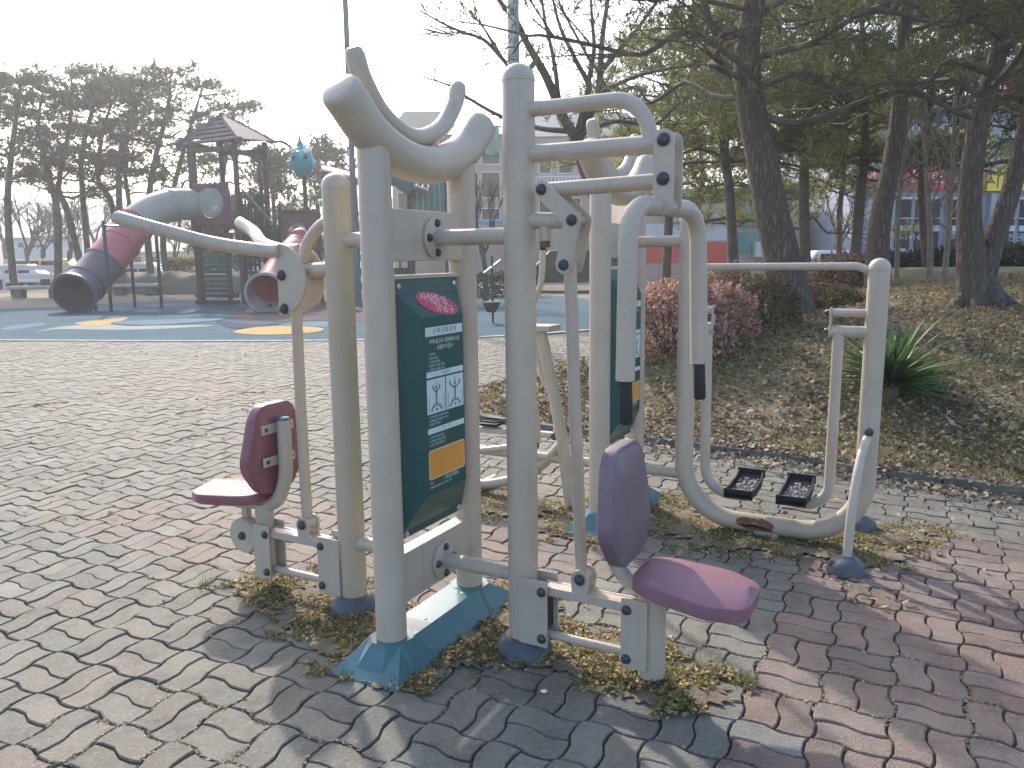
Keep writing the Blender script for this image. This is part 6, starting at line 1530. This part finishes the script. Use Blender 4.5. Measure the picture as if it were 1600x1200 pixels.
# ---- grass: blades in tufts on the mound, in the joints and round the feet
def grass(name, n, fn, h, m, seed, label, k=7, w=.0022):
    rs = np.random.RandomState(seed); P = []; tr_ = 0
    while len(P) < n and tr_ < n * 20:
        tr_ += 1; q = fn(rs)
        if q is not None: P.append(q)
    P = np.array(P); ax = np.tile(np.array([[0, 0, 1.0]]), (len(P), 1))
    V = tufts(rs, P, ax, k, h, w, 1.0)
    o = bpy.data.objects.new(name, tri_mesh(name, V, M[m])); col.objects.link(o); stuff(o); tag(o, label, 'grass'); return o
def grassy(x, y): return max(0, noise.noise((x * .8, y * .8, 21)) + .25) * 1.4
grass('grass', 3000, lambda rs: on_mound(rs, 4.3, 12, grassy), .07, 'grass_green', 51, 'green grass tufts among the leaves on the mound', w=.0035)
grass('grass', 7000, lambda rs: on_mound(rs, 4.3, 14, lambda x, y: max(0, noise.noise((x * .7, y * .7, 33)) + .3) * 1.3), .065, 'grass_dry', 52, 'dry straw grass tufts on the mound', w=.0035)
grass('grass', 420, around(near_c), .055, 'grass_green', 53, 'thin grass round the feet of the front machines', 6)
grass('grass', 500, around(far_c), .06, 'grass_green', 54, 'thin grass round the feet of the machines behind', 6)
def joints(rs):
    y = rs.uniform(1.9, 5.0); x = rs.uniform(-.66 * y, .66 * y)
    u, v = x * GU.x + y * GU.y, x * GV.x + y * GV.y
    if rs.uniform() < .5: u = round(u / CELL) * CELL + wv(v)
    else: v = round(v / CELL) * CELL + wv(u)
    x, y = GU.x * u + GV.x * v, GU.y * u + GV.y * v
    if in_bed(x, y) or noise.noise((x * 1.2, y * 1.2, 40)) < .05: return None
    return (x, y, -.012)
grass('joint_grass', 500, joints, .022, 'grass_dry', 55, 'dry grass specks in the paving joints', 5, .0016)
o = scatter('joint_debris', 5000, joints, .013, 'litter_grey', 56, flat=.2, lift=.003); tag(o, 'crumbs of dry leaf lodged in the paving joints', 'debris')
# ---- twigs and pebbles on the paving
rs = np.random.RandomState(77)
for i, (px, py, L, a, lab) in enumerate([(300, 685, .34, 1.05, 'twig lying on the paving left of the red seat'), (78, 632, .35, .6, 'twig on the far left of the paving'), (296, 645, .3, .9, 'short twig beyond the red backrest'), (388, 643, .3, 2.2, 'twig beside the red backrest'), (1350, 935, .12, .4, 'twig in front of the blue-grey foot dome'), (392, 615, .3, .3, 'thin twig on the sunlit paving')]):
    p = gnd(px, py); t = MB().tube(smooth_path([(-L / 2, 0, .006), (-L * .1, .02, .014), (L * .2, -.01, .012), (L / 2, .02, .006)], 4), [.004 + .004 * (k % 5 == 2) for k in range(13)], 6)
    o = t.build('twig', M['twig']); o.location = p; o.rotation_euler = (0, 0, a); tag(o, lab, 'twig', 'twigs on the paving')
for i, (px, py, r, lab, m) in enumerate([(850, 1082, .009, 'small pale stone in front of the tall post', 'white'), (1420, 858, .014, 'white pebble right of the air walker foot', 'white'), (1468, 868, .014, 'pale pebble farther right of the air walker foot', 'stone'), (676, 1040, .012, 'pebble beside the teal base cover', 'stone'), (510, 965, .012, 'pebble behind the teal base cover', 'stone')]):
    p = gnd(px, py); mb = MB().lathe([(0, -.8), (.7, -.6), (1, 0), (.75, .5), (.3, .7), (0, .72)], (0, 0, 0), n=9); mb.v = [(x * r * 1.4 * (1 + .2 * noise.noise((x * 3, y * 3, i))), y * r, z * r * .8 + r * .55) for x, y, z in mb.v]
    o = mb.build('pebble', M[m]); o.location = p; o.rotation_euler = (0, 0, i * 1.3); tag(o, lab, 'pebble', 'pebbles on the paving')
# ---- air: faint haze round the camera and everything up to the hill
HAZE = 0.0018
if HAZE > 0:
    hm = bpy.data.materials.new('haze'); hm.use_nodes = True; N = hm.node_tree.nodes; N.remove(N['Principled BSDF'])
    pv = N.new('ShaderNodeVolumePrincipled'); pv.inputs['Color'].default_value = (0.93, 0.95, 0.97, 1); pv.inputs['Density'].default_value = HAZE; pv.inputs['Anisotropy'].default_value = 0.5
    hm.node_tree.links.new(pv.outputs[0], N['Material Output'].inputs['Volume'])
    stuff(MB().box(-950, 950, -70, 950, -2, 45).build('haze', hm, smooth=False))
